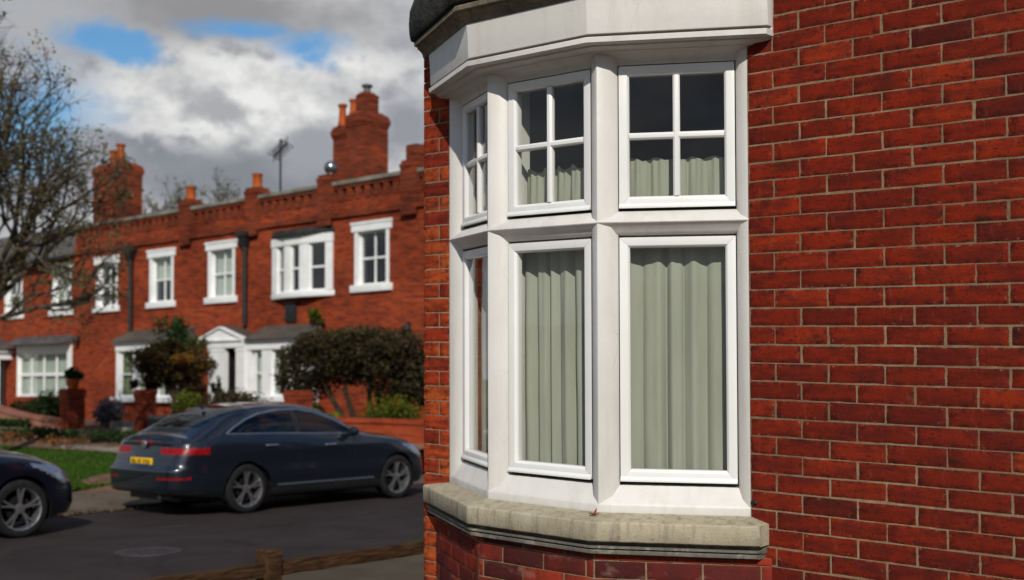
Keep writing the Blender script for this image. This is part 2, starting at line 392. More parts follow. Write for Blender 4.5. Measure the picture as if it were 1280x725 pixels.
def off_line(o, xr=None, xl=None):
    """plan points of the bay outline pushed out by o; ends meet the wall or are cut at xr / xl"""
    def at_x(p, u, x): t = (x - p.x) / u.x; return Vector((x, p.y + u.y * t))
    q1 = P1 + (FN[0] + FN[1]) * (o / (1 + FN[0].dot(FN[1])))
    q2 = P2 + (FN[1] + FN[2]) * (o / (1 + FN[1].dot(FN[2])))
    e = o / sa
    if xr is None: xr = 9
    if xl is None: xl = 9
    if o < 0: return [at_x(q1, FU[0], P0.x - .001), q1, q2, at_x(q2, FU[2], P3.x + .001)]
    a = at_x(q1, FU[0], min(xr, P0.x + e)); b = at_x(q2, FU[2], max(P3.x - xl, P3.x - e))
    return [a, q1, q2, b]
def bay_sweep(mb, prof, xr=None, xl=None):
    lines = [off_line(o, xr, xl) for o, z in prof]
    rings = []
    for k in range(4):
        rings.append([(lines[i][k].x, lines[i][k].y, prof[i][1]) for i in range(len(prof))])
    if xr is not None:   # return to the wall
        rings.insert(0, [(p[0], .004, p[2]) for p in rings[0]])
    if xl is not None:
        rings.append([(p[0], .004, p[2]) for p in rings[-1]])
    mb.sweep(rings, True, True)

# --- brickwork: every brick is modelled, with chipped arrises
def bricks(mb, org, u, n, u0, u1, z0, z1, phase, zr=2.918, br=.2256, jt=.0058, course=.075, seed=0, tonef=None):
    rnd = random.Random(seed)
    k0 = int(math.floor((z0 - zr) / course)) - 1; k1 = int(math.ceil((z1 - zr) / course)) + 1
    hb = course - .0050
    for k in range(k0, k1 + 1):
        zc = zr + k * course
        a0, b0 = max(z0, zc - hb / 2), min(z1, zc + hb / 2)
        if b0 - a0 < .008: continue
        ph = phase + (.117 if k % 2 else 0)
        j = math.floor((u0 - ph) / .2342) - 1
        rowdz = rnd.uniform(-.0008, .0008)
        while True:
            c0 = ph + j * .2342; c1 = c0 + .2342; j += 1
            if c0 > u1: break
            s0 = c0 + jt / 2 + rnd.uniform(-.002, .002); s1 = c1 - jt / 2 + rnd.uniform(-.002, .002)
            s0, s1 = max(u0, s0), min(u1, s1)
            if s1 - s0 < .018: continue
            nx = max(2, round((s1 - s0) / .038)); nz = 4
            tone = tonef(rnd, (s0 + s1) / 2, zc) if tonef else min(1, max(0, rnd.gauss(.52, .21)))
            tilt, yaw, dep = rnd.uniform(-.014, .014), rnd.uniform(-.003, .003), rnd.uniform(.0006, .0018)
            base = len(mb.v); off = rnd.uniform(0, 99); rot = rnd.uniform(-.007, .007); jz = rnd.uniform(-.0011, .0011)
            us = [s0, s0 + .004] + [s0 + .004 + (s1 - s0 - .008) * i / nx for i in range(1, nx)] + [s1 - .004, s1]
            zs = [a0, a0 + .004] + [a0 + .004 + (b0 - a0 - .008) * i / nz for i in range(1, nz)] + [b0 - .004, b0]
            nu, nzv = len(us), len(zs)
            for zi, z in enumerate(zs):
                for ui, uu in enumerate(us):
                    eu = ui in (0, nu - 1); ez = zi in (0, nzv - 1)
                    ns = noise.noise((uu * 26 + off, z * 26, off)); n2 = noise.noise((uu * 60, z * 60 + off, off))
                    d = dep + tilt * (z - zc) + yaw * (uu - (s0 + s1) / 2) + ns * .0006
                    if eu or ez: d -= .0014 + max(0, n2) * .0026
                    du = (1 if ui == 0 else -1) * (.0004 + max(0, n2) * .0024) if eu else 0
                    dz = (1 if zi == 0 else -1) * (.0002 + max(0, ns) * .0016) if ez else 0
                    p = org + u * (uu + du) + n * d
                    mb.v.append((p.x, p.y, z + dz + rowdz + jz + rot * (uu - (s0 + s1) / 2)))
                    mb.tone.append(tone)
                    mb.edge.append(1.0 if (ui < 2 or ui > nu - 3 or zi < 2 or zi > nzv - 3) else .15)
            for zi in range(nzv - 1):
                for ui in range(nu - 1):
                    q = base + zi * nu + ui
                    mb.f.append((q, q + 1, q + nu + 1, q + nu))
def new_bricks():
    m = MB(); m.tone = []; m.edge = []; return m
def tone_main(r, u, z):
    t = r.gauss(.50, .16)
    if r.random() < .02: t = r.uniform(.10, .2)
    if r.random() < .07: t = r.uniform(.75, .9)
    return min(1, max(0, t))
def tone_corner(r, u, z): return min(1, max(0, r.gauss(.55, .26)))
def tone_apron(r, u, z): return min(1, max(0, r.gauss(.50, .28)))

ZTOP, XR = 3.8, 3.0
mb = new_bricks()
ex, ey = Vector((1, 0)), Vector((0, 1))
bricks(mb, P0, ex, Vector((0, -1)), .003, XR, Z0, 3.24, .1204, seed=1, tonef=tone_main)
mc = new_bricks()
bricks(mc, P0, ex, Vector((0, -1)), XC, P3.x - .003, Z0, 3.24, XC - .004, seed=2, tonef=tone_corner)
bricks(mb, P0, ex, Vector((0, -1)), XC, XR, 3.24, ZTOP, .1204, seed=3, tonef=tone_main)
wall = mb.build('wall', BRICK, house, False, True)
mc.build('corner_wall', BRICKW, house, False, True)
bed = MB()
bed.box(.002, .0006, Z0, XR, .30, ZTOP); bed.box(XC + .012, .0006, Z0, P3.x - .002, .30, ZTOP); bed.box(P3.x - .002, .0010, 3.22, .002, .30, ZTOP)
bed.build('mortar_bed', MORTAR, wall, False)
mb = new_bricks()
bricks(mb, Vector((XC, 0)), ey, Vector((-1, 0)), .002, 2.2, Z0, 3.7, .05, seed=5, tonef=tone_main)
gw = mb.build('gable_wall', BRICK, house, False, True)
g = MB(); g.box(XC + .0006, .013, Z0, XC + .30, 2.2, 3.7); g.build('mortar_bed', MORTAR, gw, False)
g = MB(); g.box(XC + .002, 2.2, Z0, XC + .3, 7.5, ZTOP); g.box(XC + .002, .31, 3.7, XC + .3, 2.2, ZTOP); g.box(XC + .3, 7.2, Z0, XR, 7.5, ZTOP); g.box(XR - .3, .31, Z0, XR, 7.2, ZTOP)
g.build('rear_wall', TBRICK, house, False)
r = MB(); r.sweep([[(x, -.25, ZTOP), (x, 3.75, ZTOP + 1.5), (x, 7.75, ZTOP), (x, 7.75, ZTOP - .06), (x, 3.75, ZTOP + 1.4), (x, -.25, ZTOP - .06)] for x in (XC - .1, XR + .1)]); r.build('roof', SLATE, house, False)

# room behind the bay
rm = MB()
rm.add([(-3.2 + 1.35, .32, .3), (1.8, .32, .3), (1.8, 4.2, .3), (-1.6, 4.2, .3)], [(0, 1, 2, 3)])
rm.add([(-1.58, .32, 3.05), (1.8, .32, 3.05), (1.8, 4.2, 3.05), (-1.58, 4.2, 3.05)], [(0, 3, 2, 1)])
rm.add([(-1.58, 4.2, .3), (1.8, 4.2, .3), (1.8, 4.2, 3.05), (-1.58, 4.2, 3.05)], [(0, 1, 2, 3)])
rm.add([(-1.58, .32, .3), (-1.58, 4.2, .3), (-1.58, 4.2, 3.05), (-1.58, .32, 3.05)], [(0, 1, 2, 3)])
rm.add([(1.8, .32, .3), (1.8, 4.2, .3), (1.8, 4.2, 3.05), (1.8, .32, 3.05)], [(0, 3, 2, 1)])
rm.add([(.002, .302, .3), (1.8, .302, .3), (1.8, .302, 3.05), (.002, .302, 3.05)], [(0, 3, 2, 1)])
rm.add([(P3.x, .301, .3), (P3.x + .15, .301, .3), (P3.x + .15, .301, 3.05), (P3.x, .301, 3.05)], [(0, 3, 2, 1)])
rm.build('room', ROOM, house, False)
inner = off_line(-.02)
for nm, za, zb in (('bay_floor', .80, .955), ('bay_ceiling', 2.985, 3.06)):
    bf = MB(); bf.prism([(p.x, p.y) for p in inner] + [(P3.x + .02, .32), (-.02, .32)], za, zb); bf.build(nm, ROOM, house, False)

# apron bricks under the sill
mb = new_bricks()
AO = .050
al_ = off_line(AO)
fac = [(al_[1], al_[0], FN[0]), (al_[2], al_[1], FN[1]), (al_[3], al_[2], FN[2])]
for i, (a, b, n) in enumerate(fac):
    u = (b - a).normalized(); L = (b - a).length
    bricks(mb, a, u, n, .0035 if i < 2 else .012, L - .0035, Z0, .812, [.10, .03, .07][i], seed=20 + i, tonef=tone_apron)
ap = mb.build('apron', APRON, house, False, True)
m = MB(); a2 = off_line(AO - .004); m.prism([(p.x, p.y) for p in a2] + [(P3.x, .29), (0, .29)], Z0, .812); m.build('mortar_bed', MORTAR, ap, False)

# stone sill with a stepped moulding
def arc(cx, cz, rx, rz, a0, a1, n=6):
    return [(cx + rx * math.cos(math.radians(a0 + (a1 - a0) * i / n)), cz + rz * math.sin(math.radians(a0 + (a1 - a0) * i / n))) for i in range(n + 1)]
m = MB()
SO = .110
prof = [(-.06, .865), (-.06, .974), (.0, .972), (SO - .012, .950)] + arc(SO - .010, .940, .010, .010, 80, 0, 4) + [(SO, .873), (SO - .006, .866)]
def bay_sweep_fine(mb, prof, xr, xl, wob=.0016, step=.03, seed=3):
    """like bay_sweep, subdivided along its length with worn arrises"""
    lines = [off_line(o, xr, xl) for o, z in prof]
    keys = []
    for k in range(4): keys.append([Vector((lines[i][k].x, lines[i][k].y, prof[i][1])) for i in range(len(prof))])
    keys.insert(0, [Vector((p.x, .004, p.z)) for p in keys[0]]); keys.append([Vector((p.x, .004, p.z)) for p in keys[-1]])
    rings = []
    for k in range(len(keys) - 1):
        L = (keys[k + 1][-2] - keys[k][-2]).length; n = max(1, int(L / step))
        for i in range(n + (1 if k == len(keys) - 2 else 0)):
            rings.append([keys[k][j].lerp(keys[k + 1][j], i / n) for j in range(len(prof))])
    for rg in rings:
        for j, p in enumerate(rg):
            if j >= 2: 
                nv = noise.noise_vector(p * 30 + Vector((seed, j * .15, 0)))
                rg[j] = p + Vector((nv.x, nv.y, nv.z)) * wob
    mb.sweep(rings, True, True)
bay_sweep_fine(m, prof, .085, .150, .0011, .02)
sill = m.build('window_sill', STONE, house, False, True, auto=55)
m = MB()
bay_sweep(m, [(-.02, .8615), (.066, .8615), (.060, .847), (.096, .846), (.097, .838), (.066, .836), (.066, .8315), (-.02, .8315)], .075, .135)
bay_sweep(m, [(-.02, .831), (.088, .831), (.091, .827), (.091, .815), (.080, .810), (-.02, .810)], .068, .128)
m.build('sill_moulding', MOULD, sill, False, bevel=.002)

# joinery
D_ = .050                       # splay depth
EL = [.085, .082, .072]          # splay width at the left end of each facet
ER = [.048, .066, .070]          # and at its right end
bay = PAINT
m = MB()
ZB = .972
bay_sweep_fine(m, [(-.10, 1.084), (-.10, ZB - .006), (.0, ZB - .003), (.0012, ZB + .012), (.001, 1.000), (.0, 1.006), (-.006, 1.014), (-D_, 1.082)], 0, 0, .0011, .012, 9)
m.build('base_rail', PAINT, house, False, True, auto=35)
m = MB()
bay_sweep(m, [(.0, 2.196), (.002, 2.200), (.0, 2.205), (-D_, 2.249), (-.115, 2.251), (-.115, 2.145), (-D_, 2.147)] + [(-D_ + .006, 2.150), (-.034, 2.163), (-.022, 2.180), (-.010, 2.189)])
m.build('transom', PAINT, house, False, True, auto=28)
def splay_post(name, p, fr, fl):
    """post at an outline corner; fr = facet on its right, fl = facet on its left"""
    poly = [p]; BK = .128
    if fr is not None:
        o, u, n = FA[fr], FU[fr], FN[fr]; poly += [o + u * EL[fr] * .66 - n * D_ * .42, o + u * EL[fr] - n * D_, o + u * EL[fr] - n * (.205 if fl is not None else BK)]
    else: poly.append(Vector((p.x, .12)))
    if fl is not None:
        o, u, n = FA[fl], FU[fl], FN[fl]; poly += [o + u * (W_F - ER[fl]) - n * BK, o + u * (W_F - ER[fl]) - n * D_, o + u * (W_F - ER[fl] * .66) - n * D_ * .42]
    else: poly.append(Vector((p.x, .12)))
    m = MB(); m.prism([(v.x, v.y) for v in poly], ZB + .002, 2.965)
    return m.build(name, PAINT, house, False, bevel=.0022)
splay_post('mullion', P1, 0, 1); splay_post('mullion', P2, 1, 2)
splay_post('jamb', P0, None, 0); splay_post('jamb', P3, 2, None)
# little weathered cap over each mullion, head cove, fillet
m = MB()
cove = [(-D_ + .004, 2.878), (-D_ + .006, 2.884)] + [(-.046 + .062 * (1 - math.cos(math.radians(a))), 2.886 + .040 * math.sin(math.radians(a))) for a in range(0, 91, 15)]
bay_sweep(m, [(-.115, 2.966), (-.115, 2.878)] + cove + [(.018, 2.930), (.040, 2.931), (.052, 2.934), (.060, 2.940), (.062, 2.946), (.085, 2.946), (.106, 2.945), (.110, 2.948), (.110, 2.968), (.107, 2.971), (.070, 2.972), (.070, 2.985), (-.05, 2.984)], .125, .05)
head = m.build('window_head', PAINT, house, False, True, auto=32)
for p, fr, fl in ((P1, 0, 1), (P2, 1, 2)):
    m = MB()
    nb = (FN[fr] + FN[fl]).normalized()
    a = FA[fr] + FU[fr] * .060 - FN[fr] * .034; b = FA[fl] + FU[fl] * (W_F - .050) - FN[fl] * .034
    q = p + nb * .005
    m.prism([(q.x, q.y), (a.x + nb.x * .006, a.y + nb.y * .006), (p.x - nb.x * .05, p.y - nb.y * .05), (b.x + nb.x * .006, b.y + nb.y * .006)], 2.886, 2.892)
    m.build('mullion_cap', PAINT, head, False, bevel=.0015)
m = MB()
bay_sweep(m, [(.02, 2.9845), (.099, 2.9845), (.1005, 2.989), (.1035, 3.070), (.110, 3.140), (.108, 3.143), (.02, 3.143)], .125, .05)
fas = m.build('fascia', PAINT, house, False, bevel=.002)
m = MB()
bay_sweep(m, [(.02, 3.1425), (.112, 3.1425), (.116, 3.149), (.118, 3.156), (.124, 3.167), (.136, 3.177), (.150, 3.183), (.152, 3.192), (.170, 3.194), (.172, 3.212), (.166, 3.218), (.02, 3.237)], .16, .135)
cor = m.build('cornice', CORNICE_STONE, house, False, True, auto=30)
m = MB()
bay_sweep(m, [(.02, 3.236), (.150, 3.222), (.178, 3.225), (.183, 3.232), (.190, 3.257), (.194, 3.31), (.188, 3.38), (.16, 3.45), (.10, 3.51), (.0, 3.55), (-.25, 3.58), (-.25, 3.236)], .19, .165)
m.build('bay_roof', LEAD, house, False, True, auto=60)
# old bolt and plug by the foot of the right jamb
m = MB(); m.lathe([(0, -.012), (.006, -.012), (.0062, -.006), (.003, -.004), (.003, .02), (0, .02)], (.034, -.004, 1.036), 'y', 12); m.build('bolt', STEEL, house, False, True)
m = MB(); m.lathe([(0, -.004), (.010, -.003), (.012, .004)], (.014, -.002, 1.03), 'y', 12); m.build('rawl_plug', IRON, house, False, True)

# casements
def fpt(i, u, o, z):
    p = FA[i] + FU[i] * u + FN[i] * o; return Vector((p.x, p.y, z))
def rect_frame(mb, i, u0, u1, z0, z1, prof, wb=None):
    """mitred frame; prof = [(inset, o)]; wb: wider bottom rail factor"""
    wb = wb or 1
    for c in range(4):
        loops = []
        cs = [(u0, z0, 1, wb), (u1, z0, -1, wb), (u1, z1, -1, -1), (u0, z1, 1, -1)]
        for (uu, zz, su, sz) in (cs[c], cs[(c + 1) % 4]):
            loops.append([fpt(i, uu + su * a, o, zz + sz * a) for a, o in prof])
        mb.extrude(loops[0], loops[1])
OF = -.046
def casement(i, z0, z1, bars, name):
    u0, u1 = EL[i] + .004, W_F - ER[i] - .004
    m = MB(); fw = .044
    rect_frame(m, i, u0, u1, z0, z1, [(0, OF), (fw - .009, OF), (fw, OF - .010), (fw, OF - .045), (0, OF - .045)], 1.12)
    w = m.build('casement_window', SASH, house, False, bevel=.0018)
    # drip rail at the foot
    m = MB(); pr = [(OF + .001, z0 + .004), (OF + .010, z0 - .002), (OF + .010, z0 + .006), (OF + .001, z0 + .020)]
    m.extrude([fpt(i, u0, o, z) for o, z in pr], [fpt(i, u1, o, z) for o, z in pr]); m.build('drip_rail', SASH, w, False, bevel=.001)
    gu0, gu1, gz0, gz1 = u0 + fw, u1 - fw, z0 + fw * 1.12, z1 - fw
    if bars:
        cu, cz = (gu0 + gu1) / 2, (gz0 + gz1) / 2
        bp = [(-.015, OF - .030), (-.015, OF - .010), (-.007, OF - .002), (.007, OF - .002), (.015, OF - .010), (.015, OF - .030)]
        m = MB()
        m.extrude([fpt(i, cu + a, o, gz0) for a, o in bp], [fpt(i, cu + a, o, gz1) for a, o in bp])
        m.build('glazing_bar', SASH, w, False, bevel=.0012)
        m = MB(); bp = [(a, o - .0007) for a, o in bp]
        m.extrude([fpt(i, gu0, o, cz + a) for a, o in bp], [fpt(i, gu1, o, cz + a) for a, o in bp])
        m.build('glazing_bar', SASH, w, False, bevel=.0012)
    m = MB(); g = .004
    m.add([fpt(i, gu0 - g, OF - .022, gz0 - g), fpt(i, gu1 + g, OF - .022, gz0 - g), fpt(i, gu1 + g, OF - .022, gz1 + g), fpt(i, gu0 - g, OF - .022, gz1 + g)], [(0, 1, 2, 3)])
    m.build('pane', GLASS, w, False)
    # rebate strip coloured black for the shadow in the gap below the sash
    m = MB(); pr = [(OF - .044, z0 - .03), (OF - .044, z0 + .012), (OF - .058, z0 + .012), (OF - .058, z0 - .03)]
    m.extrude([fpt(i, u0 - .01, o, z) for o, z in pr], [fpt(i, u1 + .01, o, z) for o, z in pr]); m.build('rebate_shade_strip', IRON, w, False)
    return w
for i in range(3):
    casement(i, 2.263, 2.874, True, 'upper'); casement(i, 1.101, 2.137, False, 'lower')

# curtains, each hanging behind its casement
def curtain(name, i, u0, u1, o0, z0, z1, mt, label, seed, waves, amp, ruffle=0, top_wob=0):
    rnd = random.Random(seed); nu = int((u1 - u0) / .004); nz = 26; mb = MB(); rows = []
    phs = [rnd.uniform(0, 6.28) for _ in range(5)]
    for zi in range(nz + 1):
        z = z0 + (z1 - z0) * zi / nz; row = []
        for k in range(nu + 1):
            u = u0 + (u1 - u0) * k / nu; s = (u - u0) / (u1 - u0)
            drift = .25 * math.sin(zi / nz * 2.1 + phs[3])
            ph = 2 * PI * waves * s + .9 * math.sin(2 * PI * s * 1.7 + phs[0]) + phs[1] + drift
            w = 2.1 * abs(math.sin(ph / 2)) ** .75 - 1.25
            gather = 1 - .35 * (zi / nz) ** 3
            o = o0 + amp * gather * w + amp * .22 * math.sin(ph * 1.62 + phs[2] + z * .5) + .0025 * noise.noise((u * 22, z * 4, seed))
            if ruffle: o += ruffle * math.sin(2 * PI * (s * waves * 2.6) + phs[4]) * (zi / nz)
            zz = z + (top_wob * math.sin(ph * 1.0) * (zi / nz) ** 2 if top_wob else 0)
            row.append(fpt(i, u, o, zz))
        rows.append(row)
    n = nu + 1
    mb.add([p for r_ in rows for p in r_], [(a * n + b, a * n + b + 1, (a + 1) * n + b + 1, (a + 1) * n + b) for a in range(nz) for b in range(nu)])
    return tag(mb.build(name, mt, None, False, True, auto=180), label, 'curtain')
curtain('curtain', 0, .094, .60, -.150, 1.0, 2.17, CURT, 'sage green curtain hanging full height behind the widest lower window beside the brick wall', 4, 5.4, .019)
curtain('curtain', 1, .105, .60, -.155, 1.0, 2.17, CURT, 'sage green pleated curtain behind the lower window in the middle of the bay', 9, 6.4, .018)
curtain('curtain', 2, .02, .60, -.155, 1.0, 2.17, CREAM, 'pale cream curtain behind the narrow lower window at the left side of the bay', 14, 5, .016)
curtain('cafe_curtain', 0, .092, .61, -.165, 2.20, 2.487, NET, 'short gathered cafe curtain in the upper window next to the brick wall', 21, 6, .013, .004, .006)
curtain('cafe_curtain', 1, .09, .61, -.165, 2.20, 2.478, NET, 'short gathered cafe curtain in the upper window in the middle of the bay', 25, 6, .013, .004, .012)
curtain('cafe_curtain', 2, .02, .61, -.165, 2.20, 2.487, NET, 'short pale cafe curtain in the narrow upper window at the left side of the bay', 28, 6, .013, .004, .006)

# dry leaf on the sill under the mullion
lf = MB(); lc = P1 + (FN[0] + FN[1]).normalized() * .055; R_ = random.Random(3)
for ang, ln, up in ((10, .027, .008), (80, .018, .028), (165, .027, .006), (230, .019, .014), (300, .016, .009)):
    a = math.radians(ang); dv = Vector((math.cos(a), math.sin(a))); pv = Vector((-dv.y, dv.x))
    zb = .9655
    pts = []
    for t, wd in ((0, .003), (.35, .007), (.7, .0055), (1, .0006)):
        c = lc + dv * ln * t; h = zb + up * t * t + .002
        pts.append([(c.x - pv.x * wd, c.y - pv.y * wd, h + .004 * math.sin(t * 3)), (c.x, c.y, h), (c.x + pv.x * wd, c.y + pv.y * wd, h + .005 * math.sin(t * 3))])
    lf.sweep(pts, False, False)
tag(lf.build('dry_leaf', RUST, None, False, True), 'small curled rust red leaf lying on the stone window sill', 'leaf')

# ================================================================ GROUND
def sheet(name, mt, xs, ys, hf, kind=True):
    m = MB(); n = len(xs)
    m.add([(x, y, hf(x, y)) for y in ys for x in xs], [(j * n + i, j * n + i + 1, (j + 1) * n + i + 1, (j + 1) * n + i) for j in range(len(ys) - 1) for i in range(n - 1)])
    o = m.build(name, mt, None, True, True)
    return struct(o) if kind else o
def rng(a, b, s): n = max(1, int(round((b - a) / s))); return [a + (b - a) * i / n for i in range(n + 1)]
def hgt(x, y):
    """lawn bank rising to the terrace"""
    if y < 6: h = .10
    elif y < 9: h = .10 + .22 * (y - 6) / 3
    elif y < 10.2: h = .32 + .2 * (y - 9) / 1.2
    elif y < 12: h = .52 + .08 * (y - 10.2) / 1.8
    else: h = .60 + .05 * min(1, (y - 12) / 4)
    return h
RX0, RX1 = -12.80, -6.25
sheet('ground', GROUND, [-400, -200, -100, -50, 0, 50, 100, 200, 400], [-300, -150, -60, -20, 0, 20, 50, 100, 200, 500], lambda x, y: -.05)
sheet('road', ROAD, rng(RX0, RX1, 1), rng(-60, 140, 4), lambda x, y: 0)
sheet('pavement', PAVE, rng(-15.45, RX0 - .14, .66), rng(-60, 11.9, 1), lambda x, y: .055)
sheet('pavement', PAVE2, rng(RX1 + .14, 60, 4), rng(-60, 40, 4), lambda x, y: .085)
for x0, h, nm in ((RX0 - .14, .06, 'kerb'), (RX1, .09, 'kerb')):
    m = MB(); R_ = random.Random(4); y = -60.0
    while y < 60:
        m.box(x0, y + .004, -.1, x0 + .14, y + .911, h + R_.uniform(-.004, .004)); y += .915
    struct(m.build(nm, KERB, None, True, bevel=.012))
def lawn_h(x, y): return hgt(x, y) + .03 * noise.noise((x * .6, y * .6, 1)) 
sheet('lawn', LAWN, rng(-60, -15.45, .5), rng(-20, 9.05, .4), lawn_h)
sheet('flower_bed', SOIL, rng(-60, -15.45, .5), rng(9.05, 10.25, .3), lambda x, y: hgt(x, y) + .02)
sheet('path', PATH, rng(-60, -13.2, .8), rng(10.25, 11.75, .5), lambda x, y: hgt(x, y) + .02)
sheet('garden_ground', SOIL, rng(-60, -12.95, .8), rng(11.75, 16.1, .7), lambda x, y: hgt(x, y))
sheet('earth_patch', SOIL, rng(-17.6, -14.9, .15), rng(5.5, 8.0, .15), lambda x, y: hgt(x, y) + .05 - .10 * ((((x + 16.2) * .8 + (y - 6.6) * -.6) / 1.5) ** 2 + (((x + 16.2) * .6 + (y - 6.6) * .8) / .75) ** 2))
# short grass tufts so that the lawn has a soft edge
m = MB(); m.tone = []; R_ = random.Random(8)
for _ in range(9000):
    x = R_.uniform(-30, -15.4); y = R_.uniform(5.0, 9.1); 
    if R_.random() < .1: x = -15.45 + R_.gauss(0, .04)
    h = lawn_h(x, y); a = R_.uniform(0, 6.28); w = .018; t = R_.random(); hh = R_.uniform(.03, .075)
    dx, dy = math.cos(a) * w, math.sin(a) * w; lx, ly = R_.uniform(-.03, .03), R_.uniform(-.03, .03)
    m.add([(x - dx, y - dy, h - .01), (x + dx, y + dy, h - .01), (x + lx, y + ly, h + hh)], [(0, 1, 2)]); m.tone += [t * .6, t * .6, t]
L_GRASS = m_leaf('grass_blades', [(0, (.024, .055, .004)), (.5, (.042, .095, .005)), (1, (.070, .125, .008))])
o = m.build('grass', L_GRASS, None); o['kind'] = 'stuff'; tag(o, 'mown green grass of the lawn behind the parked cars', 'grass')
m = MB(); m.tone = []
for _ in range(800):
    if R_.random() < .75: x = RX0 + abs(R_.gauss(.05, .12)); y = R_.uniform(-3, 9); h = .012
    else: x = R_.uniform(-15.3, -12.9); y = R_.uniform(-2, 9); h = .065
    s_ = R_.uniform(.02, .045); a = R_.uniform(0, 6.28); c, s2 = math.cos(a) * s_, math.sin(a) * s_; t = R_.random()
    m.add([(x - c, y - s2, h), (x + s2 * .6, y - c * .6, h + R_.uniform(0, .03)), (x + c, y + s2, h + R_.uniform(0, .03)), (x - s2 * .6, y + c * .6, h)], [(0, 1, 2, 3)]); m.tone += [t] * 4
o = m.build('fallen_leaves', L_FALLEN, None); o['kind'] = 'stuff'; tag(o, 'dry brown and green leaves collected along the far kerb', 'leaves')
# manhole cover and the stub of a painted line
m = MB(); m.lathe([(0, .006), (.30, .006), (.305, .010), (.34, .010), (.345, .002)], (-8.72, 2.66, 0), 'z', 40)
for i in range(-3, 4):
    for j in range(-3, 4):
        if i * i + j * j < 11: m.box(-8.72 + i * .075 - .02, 2.66 + j * .075 - .02, .004, -8.72 + i * .075 + .02, 2.66 + j * .075 + .02, .011)
tag(m.build('manhole_cover', MANHOLE, None), 'round cast iron manhole cover set in the dark road', 'manhole cover')
m = MB(); m.add([(-10.56, 3.85, .004), (-10.45, 3.85, .004), (-10.40, 4.35, .004), (-10.51, 4.35, .004)], [(0, 1, 2, 3)]); struct(m.build('road_marking', LINEP, None))

# ================================================================ FENCE
fen = thing('post_and_rail_fence', 'low weathered brown timber post and rail fence along the near pavement', 'fence', (-4.12, .7, .08))
def fence_post(y):
    m = MB(); x = -4.12; w = .064; nz = 6; rings = []
    for k in range(nz + 1):
        z = .02 + .60 * k / nz
        rings.append([(x + sx * w + noise.noise((z * 3, sx, y)) * .004, y + sy * w + noise.noise((z * 3, sy + 4, y)) * .004, z) for sx, sy in ((-1, -1), (1, -1), (1, 1), (-1, 1))])
    rings.append([(p[0] + (x - p[0]) * .12, p[1] + (y - p[1]) * .12, .638) for p in rings[-1]])
    m.sweep(rings); return m.build('post', WOOD, fen, True, bevel=.008)
PY = [.70 - 2.35 * k for k in range(-1, 3)]
for y in PY: fence_post(y)
for k in range(-1, 3):
    ya = .70 - 2.35 * k; yb = ya - 2.35
    m = MB(); rings = []; R_ = random.Random(k + 40)
    for t in range(13):
        y = ya - .06 + (yb - ya + .12) * t / 12; zz = .50 + R_.uniform(-.004, .004) + (.012 if k == 0 else 0)*0
        rings.append([(-4.12 + a * .040, y, zz + b * .047 + noise.noise((y * 2, a, b)) * .003) for a, b in ((-1, -1), (1, -1), (1, 1), (-1, 1))])
    m.sweep(rings); m.build('rail', WOOD, fen, True, bevel=.006)

# ================================================================ THE TERRACE BEYOND THE LAWN (front face on y = 16)
YT = 16.0
def wall_holes(mb, x0, x1, z0, z1, holes, y=YT, t=.3):
    xs = sorted({x0, x1, *[h[0] for h in holes], *[h[1] for h in holes]}); zs = sorted({z0, z1, *[h[2] for h in holes], *[h[3] for h in holes]})
    xs = [x for x in xs if x0 <= x <= x1]; zs = [z for z in zs if z0 <= z <= z1]
    inside = lambda x, z: any(h[0] < x < h[1] and h[2] < z < h[3] for h in holes)
    for a, b in zip(xs, xs[1:]):
        runs = []; 
        for c, d in zip(zs, zs[1:]):
            if inside((a + b) / 2, (c + d) / 2): continue
            if runs and runs[-1][1] == c: runs[-1][1] = d
            else: runs.append([c, d])
        for c, d in runs: mb.box(a, y, c, b, y + t, d)
def bar3(m, p, q, u0, u1, z0, z1, o0, o1):
    """box on the segment p-q, u along it, o outward (towards -normal side)"""
    p, q = Vector(p), Vector(q); u = (q - p).normalized(); n = Vector((u.y, -u.x)); P = lambda a, o: p + u * a + n * o
    m.prism([tuple(P(u0, o0)), tuple(P(u1, o0)), tuple(P(u1, o1)), tuple(P(u0, o1))], z0, z1)
def sash_light(frame, glass, blind, p, q, z0, z1, nv=2, nh=2, fw=.07, o=-.10, bw=.045, blind_z=None):
    L = (Vector(q) - Vector(p)).length
    bar3(frame, p, q, 0, fw, z0, z1, o - .06, o); bar3(frame, p, q, L - fw, L, z0, z1, o - .06, o)
    bar3(frame, p, q, fw, L - fw, z0, z0 + fw * 1.2, o - .06, o); bar3(frame, p, q, fw, L - fw, z1 - fw, z1, o - .06, o)
    for k in range(1, nv): c = L * k / nv; bar3(frame, p, q, c - bw / 2, c + bw / 2, z0 + fw * 1.2, z1 - fw, o - .05, o - .012)
    for k in range(1, nh): c = z0 + (z1 - z0) * k / nh; bar3(frame, p, q, fw, L - fw, c - bw * .6, c + bw * .6, o - .055, o - .008)
    bar3(glass, p, q, fw * .7, L - fw * .7, z0 + .05, z1 - .05, o - .036, o - .033)
    if blind is not None: bar3(blind, p, q, 0.02, L - .02, blind_z if blind_z else z0, z1, o - .14, o - .12)
